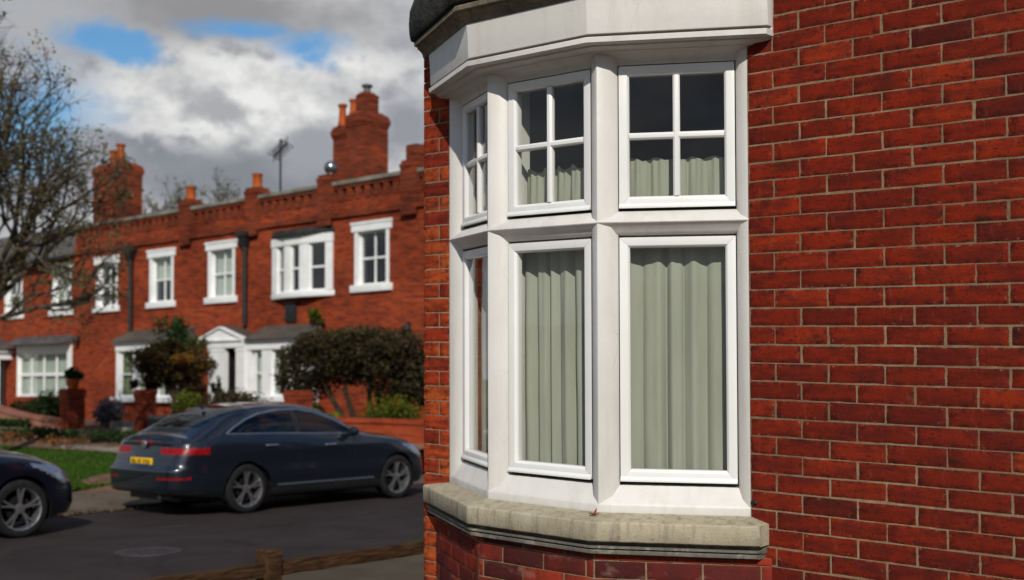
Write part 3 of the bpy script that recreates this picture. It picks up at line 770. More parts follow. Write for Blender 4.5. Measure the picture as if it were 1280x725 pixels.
def terrace_window(h, xc, z0=4.07, z1=5.84, w=1.48, blind=None, blind_to=None):
    f, g, b = MB(), MB(), MB(); iw = w / 2 - .21
    p, q = (xc - iw, YT), (xc + iw, YT)
    sash_light(f, g, b if blind else None, p, q, z0 + .17, z1 - .22, 2, 2, fw=.05, bw=.04, blind_z=blind_to)
    for s in (-1, 1): f.box(xc + s * (iw + .055) - .055, YT - .02, z0 + .17, xc + s * (iw + .055) + .055, YT + .2, z1 - .24)
    o = f.build('window', WHITE, h)
    m = MB(); m.box(xc - w / 2, YT - .04, z1 - .23, xc + w / 2, YT + .2, z1); m.box(xc - w / 2 - .02, YT - .06, z1 - .05, xc + w / 2 + .02, YT + .2, z1 + .01); m.build('lintel', WHITE, o)
    m = MB(); m.box(xc - w / 2 - .02, YT - .08, z0, xc + w / 2 + .02, YT + .2, z0 + .185); m.build('window_sill', WHITE, o, bevel=.02)
    g.build('pane', FARGLASS, o)
    if blind: b.build('blind', blind, o)
    return (xc - iw - .10, xc + iw + .10, z0 + .1, z1 - .1)
def terrace_shell(h, x0, x1, ztop, holes, depth=8.0, roof=True):
    m = MB(); wall_holes(m, x0, x1, -.3, ztop, holes); w = m.build('wall', TBRICK, h)
    m = MB(); m.box(x0, YT + .3, -.3, x0 + .2, YT + depth, ztop); m.box(x1 - .2, YT + .3, -.3, x1, YT + depth, ztop); m.box(x0 + .2, YT + depth - .2, -.3, x1 - .2, YT + depth, ztop); m.build('rear_wall', TBRICK, h)
    m = MB(); m.box(x0 + .21, YT + 1.6, -.2, x1 - .21, YT + 1.7, ztop - .3); m.box(x0 + .21, YT + .31, 3.45, x1 - .21, YT + 1.59, 3.55); m.build('inner_wall', DARK, h)
    return w
def parapet(h, x0, x1, zb=6.45):
    m = MB(); m.box(x0, YT + .12, zb, x1, YT + .3, 6.84)
    n = int((x1 - x0) / .34)
    for i in range(n):
        c = x0 + (i + .5) * (x1 - x0) / n; m.box(c - .095, YT - .02, zb + .002, c + .095, YT + .122, 6.78)
    m.box(x0, YT - .04, 6.78, x1, YT + .302, 6.86)
    m.box(x0, YT - .07, zb - .42, x1, YT + .01, zb - .34); m.box(x0, YT - .04, zb - .34, x1, YT + .011, zb - .27)
    p = m.build('parapet', TBRICK2, h)
    m = MB(); m.box(x0, YT - .09, 6.862, x1, YT + .36, 6.97); m.build('coping', COPING, p, bevel=.02)
def pilaster(h, x, pot=None, top=7.2):
    m = MB(); m.box(x - .27, YT - .14, 6.02, x + .27, YT + .34, top - .18); m.box(x - .285, YT - .155, top - .18, x + .285, YT + .355, top - .08); m.box(x - .25, YT - .12, top - .08, x + .25, YT + .32, top)
    m.prism([(x - .27, YT - .139), (x + .27, YT - .139), (x + .2, YT - .01), (x - .2, YT - .01)], 5.86, 6.019)
    p = m.build('pilaster', TBRICK2, h)
    if pot == 'pot':
        m = MB(); m.lathe([(0, 0), (.15, 0), (.15, .03), (.135, .05), (.13, .34), (.145, .36), (.145, .41), (.11, .41), (.10, .2)], (x, YT + .1, top), 'z', 16); m.build('chimney_pot', POT, p, True, True)
    if pot == 'ball':
        m = MB(); m.lathe([(0, 0), (.12, 0), (.10, .05)] + [(.18 * math.sin(math.radians(a)) + 1e-4, .20 - .18 * math.cos(math.radians(a))) for a in range(30, 181, 15)], (x, YT + .1, top), 'z', 20); m.build('ball_finial', STEEL, p, True, True)
    if pot == 'block':
        m = MB(); m.box(x - .17, YT - .04, top, x + .19, YT + .3, top + .38); m.build('pedestal', TBRICK2, p)
def drainpipe(h, x, z0, z1):
    m = MB(); m.prism([(x - .24, YT - .27), (x + .24, YT - .27), (x + .24, YT - .005), (x - .24, YT - .005)], z1 - .10, z1)
    m.sweep([[(x - .2, YT - .24, z1 - .10), (x + .2, YT - .24, z1 - .10), (x + .2, YT - .005, z1 - .10), (x - .2, YT - .005, z1 - .10)], [(x - .08, YT - .18, z1 - .38), (x + .08, YT - .18, z1 - .38), (x + .08, YT - .02, z1 - .38), (x - .08, YT - .02, z1 - .38)]])
    m.tube([(x, YT - .10, z1 - .36), (x, YT - .10, z0)], .07, 10)
    for k in range(3): z = z0 + .3 + k * (z1 - z0 - .8) / 2; m.tube([(x, YT - .10, z - .04), (x, YT - .10, z + .04)], .085, 10)
    return m.build('drainpipe', IRON, h, True, True)
def chimney(h, boxes, pots):
    """boxes: (x0,x1,y0,y1,ztop)"""
    m = MB()
    for x0, x1, y0, y1, zt in boxes:
        m.box(x0, y0, 5.5, x1, y1, zt - .42)
        for k, e in enumerate((.025, .05, .05, .02)): m.box(x0 - e, y0 - e, zt - .42 + k * .075, x1 + e, y1 + e, zt - .42 + (k + 1) * .075 - .0015)
        m.sweep([[(x0 - .02, y0 - .02, zt - .12), (x1 + .02, y0 - .02, zt - .12), (x1 + .02, y1 + .02, zt - .12), (x0 - .02, y1 + .02, zt - .12)], [(x0 + .14, y0 + .14, zt), (x1 - .14, y0 + .14, zt), (x1 - .14, y1 - .14, zt), (x0 + .14, y1 - .14, zt)]])
    c = m.build('chimney', TBRICK2, h)
    for x, y, z, hh, r in pots:
        m = MB(); m.lathe([(0, -.05), (r * 1.2, -.05), (r * 1.2, .06), (r, .10), (r * .85, hh - .1), (r * 1.15, hh - .06), (r * 1.15, hh), (r * .8, hh + .005), (r * .7, hh * .5)], (x, y, z), 'z', 14); m.build('chimney_pot', POT, c, True, True)
    return c
def bay_ground(h, x0, x1, lights, y=15.4, z0=1.24, z1=3.02, base_z=.5, blinds=(), roof_x=None, nv=1, nh=2):
    f, g, b = MB(), MB(), MB(); n = len(lights)
    f.box(x0, y - .03, z1 - .24, x1, y + .3, z1); f.box(x0 - .05, y - .09, z1 - .04, x1 + .05, YT - .002, z1 + .03)
    f.box(x0, y, z0 + .002, x0 + .14, y + .3, z1 - .24); f.box(x1 - .14, y, z0 + .002, x1, y + .3, z1 - .24)
    f.box(x0, y + .3, z0 + .002, x0 + .12, YT - .002, z1 - .001); f.box(x1 - .12, y + .3, z0 + .002, x1, YT - .002, z1 - .001)
    prev = None
    for k, (a, c) in enumerate(lights):
        if prev is not None: f.box(prev, y, z0 + .002, a, y + .3, z1 - .24)
        sash_light(f, g, b if k in blinds else None, (a, y), (c, y), z0 + .15, z1 - .24, nv, nh, fw=.05, o=-.06); prev = c
    o = f.build('bay_window', WHITE, h)
    m = MB(); m.box(x0 - .10, y - .14, z0, x1 + .10, y + .3, z0 + .15); m.build('window_sill', WHITE, o, bevel=.02)
    g.build('pane', FARGLASS, o)
    if blinds: b.build('blind', OLIVE, o)
    m = MB(); m.box(x0, y + .02, -.2, x1, YT - .002, z0 - .001); m.build('bay_base', TBRICK, h)
    ra, rb = roof_x or (x0 - .15, x1 + .15)
    m = MB(); m.sweep([[(x, y - .18, z1 + .03), (x, YT - .003, z1 + .42), (x, YT - .003, z1 + .031)] for x in (ra, rb)]); m.build('bay_roof', SLATE_BROWN, h)
    return o

# --- middle house
hm = thing('terraced_house', 'red brick terraced house with a crenellated parapet, three plain upper windows and two black drainpipes', 'house', (-29.8, YT, .6))
hol = [terrace_window(hm, -32.5, blind=None), terrace_window(hm, -29.4, blind=BLIND, blind_to=4.95), terrace_window(hm, -26.35, blind=BLIND)]
terrace_shell(hm, -34.5, -25.19, 6.45, hol)
parapet(hm, -34.5, -25.19)
m = MB(); m.box(-34.5, YT + .3, 6.40, -25.19, YT + 8, 6.5); m.build('roof', LEAD, hm)
pilaster(hm, -28.04, 'pot')
drainpipe(hm, -30.96, 3.40, 6.0)
bay_ground(hm, -30.92, -27.75, [(-30.74, -29.98), (-29.78, -28.9), (-28.72, -27.93)], blinds=(0,))
chimney(hm, [(-35.5, -34.05, 17.2, 18.2, 9.3)], [(-35.05, 17.7, 9.25, .55, .14), (-34.6, 17.7, 9.25, .72, .14)])
m = MB(); m.lathe([(0, 0), (.09, 0), (.12, .12), (.07, .2), (0, .22)], (-34.14, YT - .14, 3.12), 'z', 10); m.box(-34.17, YT - .14, 3.3, -34.11, YT - .002, 3.36); m.build('wall_lamp', IRON, hm, True, True)

# --- right house
hr = thing('terraced_house', 'red brick terraced house with bowed upper window, white pedimented porch and the tallest chimney', 'house', (-20.8, YT, .6))
bowp = [(-23.97, 15.95), (-23.2, 15.82), (-22.48, 15.82), (-21.47, 15.95)]
f, g, b = MB(), MB(), MB()
for k, (ml, mr) in enumerate(((.27, .12), (.17, .17), (.20, .24))):
    p, q = bowp[k], bowp[k + 1]; L = (Vector(q) - Vector(p)).length
    bar3(f, p, q, -.02, L + .02, 5.46, 5.68, -.16, .02); bar3(f, p, q, 0, ml, 4.2, 5.46, -.16, 0); bar3(f, p, q, L - mr, L, 4.2, 5.46, -.16, 0)
    u = (Vector(q) - Vector(p)).normalized(); a, c = Vector(p) + u * ml, Vector(q) - u * mr
    sash_light(f, g, None, tuple(a), tuple(c), 4.2, 5.46, 1, 2, fw=.04, o=-.05)
bw = f.build('bow_window', WHITE, hr)
m = MB(); m.prism([(-24.06, 15.99), (-23.24, 15.74), (-22.44, 15.74), (-21.40, 15.99)], 4.05, 4.20); m.build('window_sill', WHITE, bw, bevel=.02)
g.build('pane', FARGLASS, bw)
m = MB(); lo = [(-24.06, 15.995), (-23.24, 15.70), (-22.44, 15.70), (-21.40, 15.995)]
m.sweep([[(x, y, 5.682) for x, y in lo], [(x, y, 5.76) for x, y in lo], [(x * .93 + -22.75 * .07, y * .6 + 15.995 * .4, 5.86) for x, y in lo], [(x * .9 + -22.75 * .1, y * .2 + 15.995 * .8, 5.90) for x, y in lo]])
m.build('lead_roof', LEAD, bw)
hol = [terrace_window(hr, -20.0), (-23.8, -21.6, 4.15, 5.5), terrace_window(hr, -16.98, w=1.4)]
terrace_shell(hr, -25.17, -16.2, 6.45, [(max(h[0], -25.1), *h[1:]) for h in hol])
parapet(hr, -25.17, -16.2)
m = MB(); m.box(-25.17, YT + .3, 6.40, -16.2, YT + 8, 6.5); m.build('roof', LEAD, hr)
pilaster(hr, -24.83, 'pot'); pilaster(hr, -21.7, 'ball'); pilaster(hr, -18.56, 'block')
drainpipe(hr, -25.12, 3.42, 5.98)
chimney(hr, [(-22.74, -22.16, 17.05, 17.8, 8.85), (-22.09, -21.45, 17.0, 17.9, 9.1)], [(-22.42, 17.12, 8.80, .55, .11), (-22.06, 17.2, 9.02, .42, .11)])
m = MB(); m.box(-21.86, 17.1, 9.05, -21.50, 17.6, 9.48); m.sweep([[(-21.88, 17.07, 9.48), (-21.48, 17.07, 9.48), (-21.48, 17.63, 9.48), (-21.88, 17.63, 9.48)], [(-21.80, 17.2, 9.60), (-21.58, 17.2, 9.60), (-21.58, 17.5, 9.60), (-21.80, 17.5, 9.60)]])
st = m.build('chimney_top', TBRICK2, hr)
m = MB(); m.lathe([(0, 0), (.10, 0), (.09, .16), (.15, .17), (.15, .22), (.06, .25), (0, .26)], (-21.69, 17.35, 9.58), 'z', 14); m.build('chimney_cowl', SLATE, st, True, True)
bay_ground(hr, -24.31, -22.05, [(-24.06, -23.68), (-23.27, -22.70), (-22.5, -22.2)], z0=1.30, z1=2.93, roof_x=(-24.29, -21.85), blinds=())
m = MB(); m.box(-24.1, 15.62, 1.45, -23.6, 15.63, 2.7); m.build('blind', BLIND, hr)
# porch with pediment
m = MB(); yp = 15.3
m.box(-26.0, yp, 2.76, -24.33, YT - .003, 2.94)
m.box(-26.45, yp - .05, 2.94, -24.40, YT - .003, 2.985)
for x, w_ in ((-25.98, .74), (-24.72, .385)): m.box(x, yp + .02, .62, x + w_, yp + .16, 2.76); m.box(x - .012, yp + .005, 2.66, x + w_ + .003, yp + .165, 2.71); m.box(x - .012, yp + .005, .62, x + w_ + .003, yp + .165, .8)
m.extrude([(-26.44, yp + .03, 2.987), (-24.42, yp + .03, 2.987), (-25.45, yp + .03, 3.31)], [(-26.44, yp + .12, 2.987), (-24.42, yp + .12, 2.987), (-25.45, yp + .12, 3.31)])
for s in (-1, 1):
    a, c = Vector((-25.45 + s * 1.05, yp - .03, 2.985)), Vector((-25.45, yp - .03, 3.31))
    m.extrude([a, a + Vector((0, .18, 0)), a + Vector((0, .18, .04)), a + Vector((0, 0, .04))], [c, c + Vector((0, .18, 0)), c + Vector((0, .18, .04)), c + Vector((0, 0, .04))])
pr = m.build('porch', WHITE, hr)
m = MB(); m.sweep([[(-26.5, y, 3.0), (-25.45, y, 3.38), (-24.40, y, 3.0), (-24.40, y, 2.99), (-25.45, y, 3.33), (-26.5, y, 2.99)] for y in (yp + .16, YT - .004)]); m.build('porch_roof', SLATE_BROWN, pr)
m = MB(); m.box(-25.30, yp + .17, .62, -25.26, YT - .005, 2.75); m.box(-24.66, yp + .17, .62, -24.62, YT - .005, 2.75); m.build('porch_side', DARK, pr)
m = MB(); m.box(-25.25, YT - .06, .62, -24.67, YT - .005, 2.74)
for z in (.8, 1.7): m.box(-25.18, YT - .08, z, -24.74, YT - .062, z + .75)
m.build('front_door', RED_DOOR, hr)
m = MB(); m.box(-23.4, YT - .05, 3.42, -22.95, YT - .003, 3.92); m.box(-23.45, YT - .06, 3.90, -22.9, YT - .002, 3.95); m.build('wall_vent', BLACKTRIM, hr, bevel=.01)
m = MB(); m.lathe([(0, 0), (.09, 0), (.12, .12), (.07, .2), (0, .22)], (-18.61, YT - .14, 3.0), 'z', 10); m.box(-18.64, YT - .14, 3.18, -18.58, YT - .002, 3.24); m.build('wall_lamp', IRON, hr, True, True)
# aerial on the roof
m = MB(); m.tube([(-24.45, 16.6, 6.4), (-24.45, 16.6, 8.6)], .03, 8); m.tube([(-24.75, 16.6, 8.15), (-24.15, 16.6, 8.45)], .02, 6)
for k in range(7): c = Vector((-24.75 + k * .1, 16.6, 8.15 + k * .05)); m.tube([c + Vector((0, -.22, .08)), c + Vector((0, .22, -.08))], .014, 5); m.tube([c + Vector((0, 0, .2)), c + Vector((0, 0, -.16))], .014, 5)
m.build('aerial', IRON, hr)
m = MB(); m.tube([(-19.6, 17.5, 6.4), (-19.6, 17.5, 8.1)], .018, 6); m.tube([(-19.75, 17.5, 7.7), (-19.45, 17.5, 7.85)], .014, 5); m.tube([(-19.72, 17.5, 7.95), (-19.5, 17.5, 8.05)], .014, 5); m.build('aerial', IRON, hr)

# --- left house under a pitched slate roof
hl = thing('terraced_house', 'red brick terraced house with a pitched slate roof behind the bare tree', 'house', (-40, YT, .6))
hol = [terrace_window(hl, -38.7), terrace_window(hl, -35.35, blind=BLIND), terrace_window(hl, -42.2, blind=BLIND)]
f, g, b = MB(), MB(), MB()
x0, x1, z0, z1 = -38.35, -34.62, 1.36, 3.12
f.box(x0, YT - .05, z1 - .24, x1, YT + .2, z1); f.box(x1 - .28, YT - .04, z0, x1, YT + .2, z1 - .24); f.box(x0, YT - .03, z0, x0 + .06, YT + .2, z1 - .24)
sash_light(f, g, b, (x0 + .06, YT), (x1 - .28, YT), z0, z1 - .24, 4, 2, fw=.08, o=-.04, bw=.09)
lw_ = f.build('window', WHITE, hl); g.build('pane', FARGLASS, lw_); b.build('blind', BLIND, lw_)
m = MB(); m.sweep([[(x, YT - .45, 3.13), (x, YT - .003, 3.42), (x, YT - .003, 3.131)] for x in (x0 - .1, x1 + .05)]); m.build('window_canopy', SLATE, hl)
hol.append((x0 + .05, x1 - .05, z0, z1 - .1)); hol.append((-40.15, -39.3, .5, 2.7))
terrace_shell(hl, -48, -34.52, 6.02, hol)
m = MB(); m.sweep([[(x, YT - .3, 6.0), (x, 20, 8.05), (x, YT + 8.3, 6.0), (x, YT + 8.3, 5.92), (x, 20, 7.95), (x, YT - .3, 5.92)] for x in (-48.2, -34.53)]); m.build('roof', SLATE_BROWN, hl)
m = MB(); m.tube([(-48.2, YT - .36, 5.95), (-34.6, YT - .36, 5.95)], .07, 8); m.build('gutter', IRON, hl)
m = MB(); yp = 15.2
m.box(-41.0, yp, 2.66, -38.75, YT - .003, 2.9); m.box(-41.1, yp - .06, 2.9, -38.65, YT - .003, 2.97)
for x in (-40.98, -39.12): m.box(x, yp + .02, .62, x + .36, yp + .36, 2.66)
m.extrude([(-41.1, yp, 2.972), (-38.65, yp, 2.972), (-39.87, yp, 3.45)], [(-41.1, yp + .2, 2.972), (-38.65, yp + .2, 2.972), (-39.87, yp + .2, 3.45)])
pl = m.build('porch', WHITE, hl)
m = MB(); m.sweep([[(-41.15, y, 3.03), (-39.87, y, 3.55), (-38.6, y, 3.03), (-38.6, y, 2.98), (-39.87, y, 3.48), (-41.15, y, 2.98)] for y in (yp + .05, YT - .004)]); m.build('porch_roof', SLATE, pl)
m = MB(); m.box(-40.1, YT + .1, .62, -39.35, YT + .16, 2.65)
for z in (.8, 1.7): m.box(-39.98, YT + .08, z, -39.47, YT + .10, z + .7)
m.build('front_door', RED_DOOR, hl)

nb = thing('brick_house', 'plain red brick house added out of view behind the foreground house for car reflections', 'house', (2, 15, 0))  # unseen house, added so the parked car's flank reflects dark brick
m = MB()
wy = [(10.6, 11.7), (13.6, 14.7), (16.6, 17.7)]
ys = [9.5] + [v for w in wy for v in w] + [19.0]
for a, c in zip(ys[0::2], ys[1::2]): m.box(-1.9, a, -.3, -1.6, c, 5.6)
for a, c in wy: m.box(-1.9, a, -.3, -1.6, c, 1.0); m.box(-1.9, a, 2.4, -1.6, c, 3.6); m.box(-1.9, a, 4.9, -1.6, c, 5.6)
m.box(-1.6, 9.5, -.3, 8, 9.8, 5.6); m.box(-1.6, 18.7, -.3, 8, 19, 5.6); m.box(7.7, 9.8, -.3, 8, 18.7, 5.6); m.build('wall', TBRICK, nb)
m = MB(); m.sweep([[(-2.2, y, 5.55), (3.05, y, 8.2), (8.3, y, 5.55), (8.3, y, 5.45), (3.05, y, 8.1), (-2.2, y, 5.45)] for y in (9.3, 19.2)]); m.build('roof', SLATE, nb)
for a, c in wy:
    for za, zb in ((1.0, 2.4), (3.6, 4.9)):
        f, g = MB(), MB(); sash_light(f, g, None, (-1.9, c), (-1.9, a), za, zb); w_ = f.build('window', WHITE, nb); g.build('pane', FARGLASS, w_)

# ---------------- gate piers and garden walls (line y = 12)
def pier(x, y, zt, w, label, plant=False):
    t = thing('gate_pier', label, 'gate pier', (x, y, .5)); h = w / 2
    m = MB(); m.box(x - h, y - h, .4, x + h, y + h, zt - .2); m.build('shaft', PIERBRICK, t)
    m = MB(); m.box(x - h - .015, y - h - .015, zt - .2, x + h + .015, y + h + .015, zt - .12); m.box(x - h - .03, y - h - .03, zt - .119, x + h + .03, y + h + .03, zt - .04); m.box(x - h, y - h, zt - .039, x + h, y + h, zt); m.build('cap', PIERBRICK, t)
    return t
pier(-23.82, 12, 1.64, .37, 'orange red brick gate pier standing in front of the ground floor bay window')
pier(-27.3, 12, 1.66, .46, 'wide dark red brick gate pier with a potted shrub on top')
pier(-17.9, 12, 1.63, .42, 'brick gate pier half hidden behind the roof of the parked saloon')
def gwall(name, pts, t, label, mt, cope):
    o = thing(name, label, 'garden wall', (pts[0][0], pts[0][1], .3))
    m = MB(); c = MB()
    for (xa, ya, za), (xb, yb, zb) in zip(pts, pts[1:]):
        u = (Vector((xb, yb)) - Vector((xa, ya))).normalized(); n = Vector((-u.y, u.x)) * t / 2
        def ring(x, y, z0, z1, k): return [(x - n.x * k, y - n.y * k, z0), (x + n.x * k, y + n.y * k, z0), (x + n.x * k, y + n.y * k, z1), (x - n.x * k, y - n.y * k, z1)]
        m.sweep([ring(xa, ya, -.1, za - .09, 1), ring(xb, yb, -.1, zb - .09, 1)]); c.sweep([ring(xa, ya, za - .088, za, 1.25), ring(xb, yb, zb - .088, zb, 1.25)])
    m.build('brickwork', mt, o); c.build('coping', cope, o)
gwall('garden_wall', [(-17.6, 12, 1.08), (-13.1, 12, 1.06), (-13.1, 15.9, 1.05)], .24, 'low bright red brick garden wall beyond the bonnet of the parked saloon', WALLBRICK, WALLBRICK)
gwall('garden_wall', [(-33.5, 11.9, 1.45), (-30.2, 11.9, 1.02), (-28.0, 11.9, .86)], .30, 'low pale pink brick garden wall sloping down to the right beside the round bush', PINKBRICK, PINKBRICK)
gwall('garden_wall', [(-23.5, 12.0, 1.02), (-19.6, 12.0, 1.02)], .24, 'low dark garden wall under the clipped hedge behind the saloon', IRON, COPING)
# white step stones by the bay
m = MB(); m.box(-26.3, 12.5, .5, -25.1, 12.9, .80); m.box(-25.4, 12.1, .5, -24.4, 12.5, .68); tag(m.build('garden_step', COPING, None), 'pale stone garden steps left of the orange brick gate pier', 'steps')

# ================================================================ VEGETATION
def leaves(mb, c, rad, n, size, rnd, shell=.55, flatz=1.0, tone=(0, 1), clump=0, topl=.35):
    cl = []
    if clump:
        for _ in range(clump):
            v = Vector((rnd.gauss(0, 1), rnd.gauss(0, 1), rnd.gauss(0, 1))).normalized() * rnd.uniform(.45, .95)
            cl.append((v, rnd.uniform(.22, .42), rnd.uniform(-.25, .25)))
    for _ in range(n):
        if cl:
            v0, r0, tb = rnd.choice(cl); v = v0 + Vector((rnd.gauss(0, 1), rnd.gauss(0, 1), rnd.gauss(0, 1))).normalized() * r0 * rnd.uniform(.3, 1)
        else:
            v = Vector((rnd.gauss(0, 1), rnd.gauss(0, 1), rnd.gauss(0, 1))).normalized() * (rnd.uniform(shell, 1) + rnd.gauss(0, .05)); tb = 0
        p = Vector((c[0] + v.x * rad[0], c[1] + v.y * rad[1], c[2] + v.z * rad[2]))
        a = Vector((rnd.gauss(0, 1), rnd.gauss(0, 1), rnd.gauss(0, .7))).normalized(); b = a.orthogonal().normalized()
        b = (b * math.cos(rnd.uniform(0, 6)) + a.cross(b) * math.sin(rnd.uniform(0, 6))).normalized()
        s = size * rnd.uniform(.6, 1.3)
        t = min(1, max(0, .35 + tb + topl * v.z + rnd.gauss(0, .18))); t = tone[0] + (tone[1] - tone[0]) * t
        mb.add([p - a * s, p - b * s * .5, p + a * s, p + b * s * .5], [(0, 1, 2, 3)]); mb.tone += [t] * 4
def branch(mb, tips, p, d, r, L, depth, rnd, spread=.6, up=.12, kids=(2, 3), gnarl=.18, shrink=.72, bound=None):
    n = 4; pts = [p]; q = p; dd = d
    for i in range(n):
        dd = (dd + Vector((rnd.gauss(0, gnarl), rnd.gauss(0, gnarl), rnd.gauss(0, gnarl) + up * .4))).normalized(); q = q + dd * L / n; pts.append(q)
    r1 = r * (.62 if depth else .35)
    mb.tube(pts, [r + (r1 - r) * i / n for i in range(n + 1)], 7 if r > .05 else (5 if r > .015 else 3), False)
    if depth <= 1: tips += [(pts[-1], dd), (pts[2], dd)]
    if depth == 0: return
    for k in range(rnd.randint(*kids)):
        t = rnd.choice((2, 3, 4, 4)); ax = dd.orthogonal().normalized(); ang = rnd.uniform(0, 2 * PI)
        ax = ax * math.cos(ang) + dd.cross(ax) * math.sin(ang); sp = rnd.uniform(.5, 1.1) * spread
        nd = (dd * math.cos(sp) + ax * math.sin(sp) + Vector((0, 0, up))).normalized(); nl_ = L * rnd.uniform(shrink - .1, shrink + .1)
        if bound:
            for _try in range(5):
                if bound(pts[t] + nd * nl_): break
                nd = (nd * .6 + Vector((rnd.gauss(0, .6), rnd.gauss(0, .6), rnd.gauss(.1, .6)))).normalized(); nl_ *= .85
            else: continue
        branch(mb, tips, pts[t], nd, max(.004, r * rnd.uniform(.5, .68)), nl_, depth - 1, rnd, spread, up, kids, gnarl, shrink, bound)
# the bare street tree on the left
rnd = random.Random(11)
tr = thing('street_tree', 'bare spreading tree with sparse olive spring buds at the left edge of the lawn', 'tree', (-22.05, 6.75, .15))
tb, tips = MB(), []
base = Vector((-22.05, 6.75, .1)); q = base; 
tb.tube([base, base + Vector((.03, .02, .3)), base + Vector((-.05, 0, 1.8)), base + Vector((.02, .05, 3.2))], [.30, .23, .20, .17], 12, False)
fork = base + Vector((.02, .05, 3.1))
for dv, L, r in (((.55, .35, .95), 1.9, .10), ((1.0, .75, .62), 1.75, .09), ((.15, -.1, 1), 2.3, .12), ((-.7, .1, .8), 1.9, .11), ((.5, .6, .8), 1.8, .09), ((.9, .3, .8), 1.8, .09), ((.3, .0, .7), 1.7, .08), ((.6, .6, 1.2), 2.0, .10), ((.95, .85, .9), 1.85, .09), ((.3, .4, 1.4), 2.4, .10), ((.75, .5, .45), 1.6, .07), ((.05, .3, 1.3), 2.9, .11), ((.25, .15, 1.5), 3.1, .10), ((.45, .35, 1.35), 2.8, .09)):
    branch(tb, tips, fork + Vector((rnd.uniform(-.05, .05), 0, rnd.uniform(-.4, .1))), Vector(dv).normalized(), r * .85, L, 5, rnd, .60, .05, (2, 4), .17, .70, lambda p: math.hypot(p.x - base.x - .2, p.y - base.y - .15) < 3.0 - max(0, p.z - 6.6) * .62)
tb.build('trunk', BARK, tr, True, True)
lv = MB(); lv.tone = []
for p, d in tips:
    if rnd.random() < .36:
        for _ in range(rnd.randint(1, 5)): leaves(lv, tuple(p + Vector((rnd.gauss(0, .05), rnd.gauss(0, .05), rnd.gauss(0, .05)))), (.10, .10, .10), 1, .046, rnd)
lv.build('crown', L_BUD, tr)

def shrub(name, label, cat, c, rad, n, size, lmat, clump=14, stems=5, seed=0, stem_r=.03, base_z=None, group=None, core=True):
    rnd = random.Random(seed); bz = base_z if base_z is not None else c[2] - rad[2]
    t = thing(name, label, cat, (c[0], c[1], bz), group=group)
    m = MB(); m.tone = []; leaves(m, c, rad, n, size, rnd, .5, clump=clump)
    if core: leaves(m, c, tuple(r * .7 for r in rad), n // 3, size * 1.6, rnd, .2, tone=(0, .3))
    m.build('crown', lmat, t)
    m = MB()
    for k in range(stems):
        a = 2 * PI * k / stems + rnd.uniform(-.4, .4); e = Vector((c[0] + math.cos(a) * rad[0] * .55, c[1] + math.sin(a) * rad[1] * .55, c[2] + rad[2] * .2)); b0 = Vector((c[0] + math.cos(a) * .08, c[1] + math.sin(a) * .08, bz - .05))
        mid = b0.lerp(e, .5) + Vector((rnd.gauss(0, .08), rnd.gauss(0, .08), .12)); m.tube([b0, b0.lerp(mid, .5), mid, e], [stem_r, stem_r * .9, stem_r * .75, stem_r * .4], 7, False)
    m.build('trunk', BARK, t, True, True); return t
# wide dark multi-stem tree in the right front garden
rnd = random.Random(5)
t = thing('garden_tree', 'wide dark olive multi stemmed tree in front of the terrace, right of the porch', 'tree', (-17.6, 13.4, .62))
m = MB(); m.tone = []
for c, r_, n in (((-17.8, 13.4, 2.42), (1.55, .8, .62), 5200), ((-19.3, 13.4, 2.22), (.95, .7, .56), 3000), ((-16.5, 13.4, 2.35), (1.05, .8, .62), 3400), ((-15.9, 13.6, 1.80), (.75, .6, .62), 2200), ((-18.6, 13.3, 2.68), (1.1, .6, .36), 2200), ((-19.9, 13.5, 1.85), (.6, .45, .42), 1300), ((-17.2, 13.3, 2.75), (1.1, .6, .30), 1800), ((-19.3, 13.5, 1.72), (.8, .45, .36), 1300), ((-16.6, 13.5, 1.7), (.8, .45, .40), 1500), ((-18.0, 13.6, 1.95), (.9, .4, .25), 900)):
    leaves(m, c, r_, n // 2, .042, rnd, .6, clump=0, tone=(.05, 1)); leaves(m, c, r_, n // 2, .048, rnd, .4, clump=26, tone=(.05, 1))
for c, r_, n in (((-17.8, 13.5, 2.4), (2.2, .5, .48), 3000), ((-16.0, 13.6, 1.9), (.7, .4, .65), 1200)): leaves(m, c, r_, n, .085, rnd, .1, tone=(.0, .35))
m.build('crown', L_DARK, t)
m = MB()
for x, e in ((-18.0, (-18.9, 2.2)), (-17.85, (-18.0, 2.4)), (-17.4, (-17.0, 2.4)), (-17.3, (-16.5, 2.2)), (-17.0, (-16.2, 1.9))):
    m.tube([(x, 13.4, .5), (x * .7 + e[0] * .3 + .08, 13.45, 1.1), (x * .4 + e[0] * .6, 13.35, 1.6), (e[0], 13.4, e[1])], [.075, .065, .05, .03], 8, False)
m.build('trunk', BARKD, t, True, True)
# round bronze-leaved tree before the bay
rnd = random.Random(6)
t = thing('garden_tree', 'small round bronze leaved tree in front of the white bay window', 'tree', (-24.1, 13.0, .62))
m = MB(); m.tone = []
leaves(m, (-24.3, 13.0, 2.28), (1.3, 1.0, .60), 5000, .045, rnd, .4, clump=26); leaves(m, (-24.3, 13.0, 2.28), (1.3, 1.0, .58), 3000, .042, rnd, .6); leaves(m, (-24.9, 12.9, 2.0), (.7, .6, .5), 1500, .055, rnd, .4, clump=10); leaves(m, (-23.4, 13.0, 1.85), (.5, .5, .5), 500, .055, rnd, .4, clump=8)
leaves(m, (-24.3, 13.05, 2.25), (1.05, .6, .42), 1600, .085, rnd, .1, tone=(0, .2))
cr = m.build('crown', L_COPPER, t)
m = MB(); m.tone = []; leaves(m, (-23.2, 12.7, 2.45), (.45, .4, .32), 420, .05, rnd, .3, clump=7); m.build('new_growth', L_ORANGE, cr)
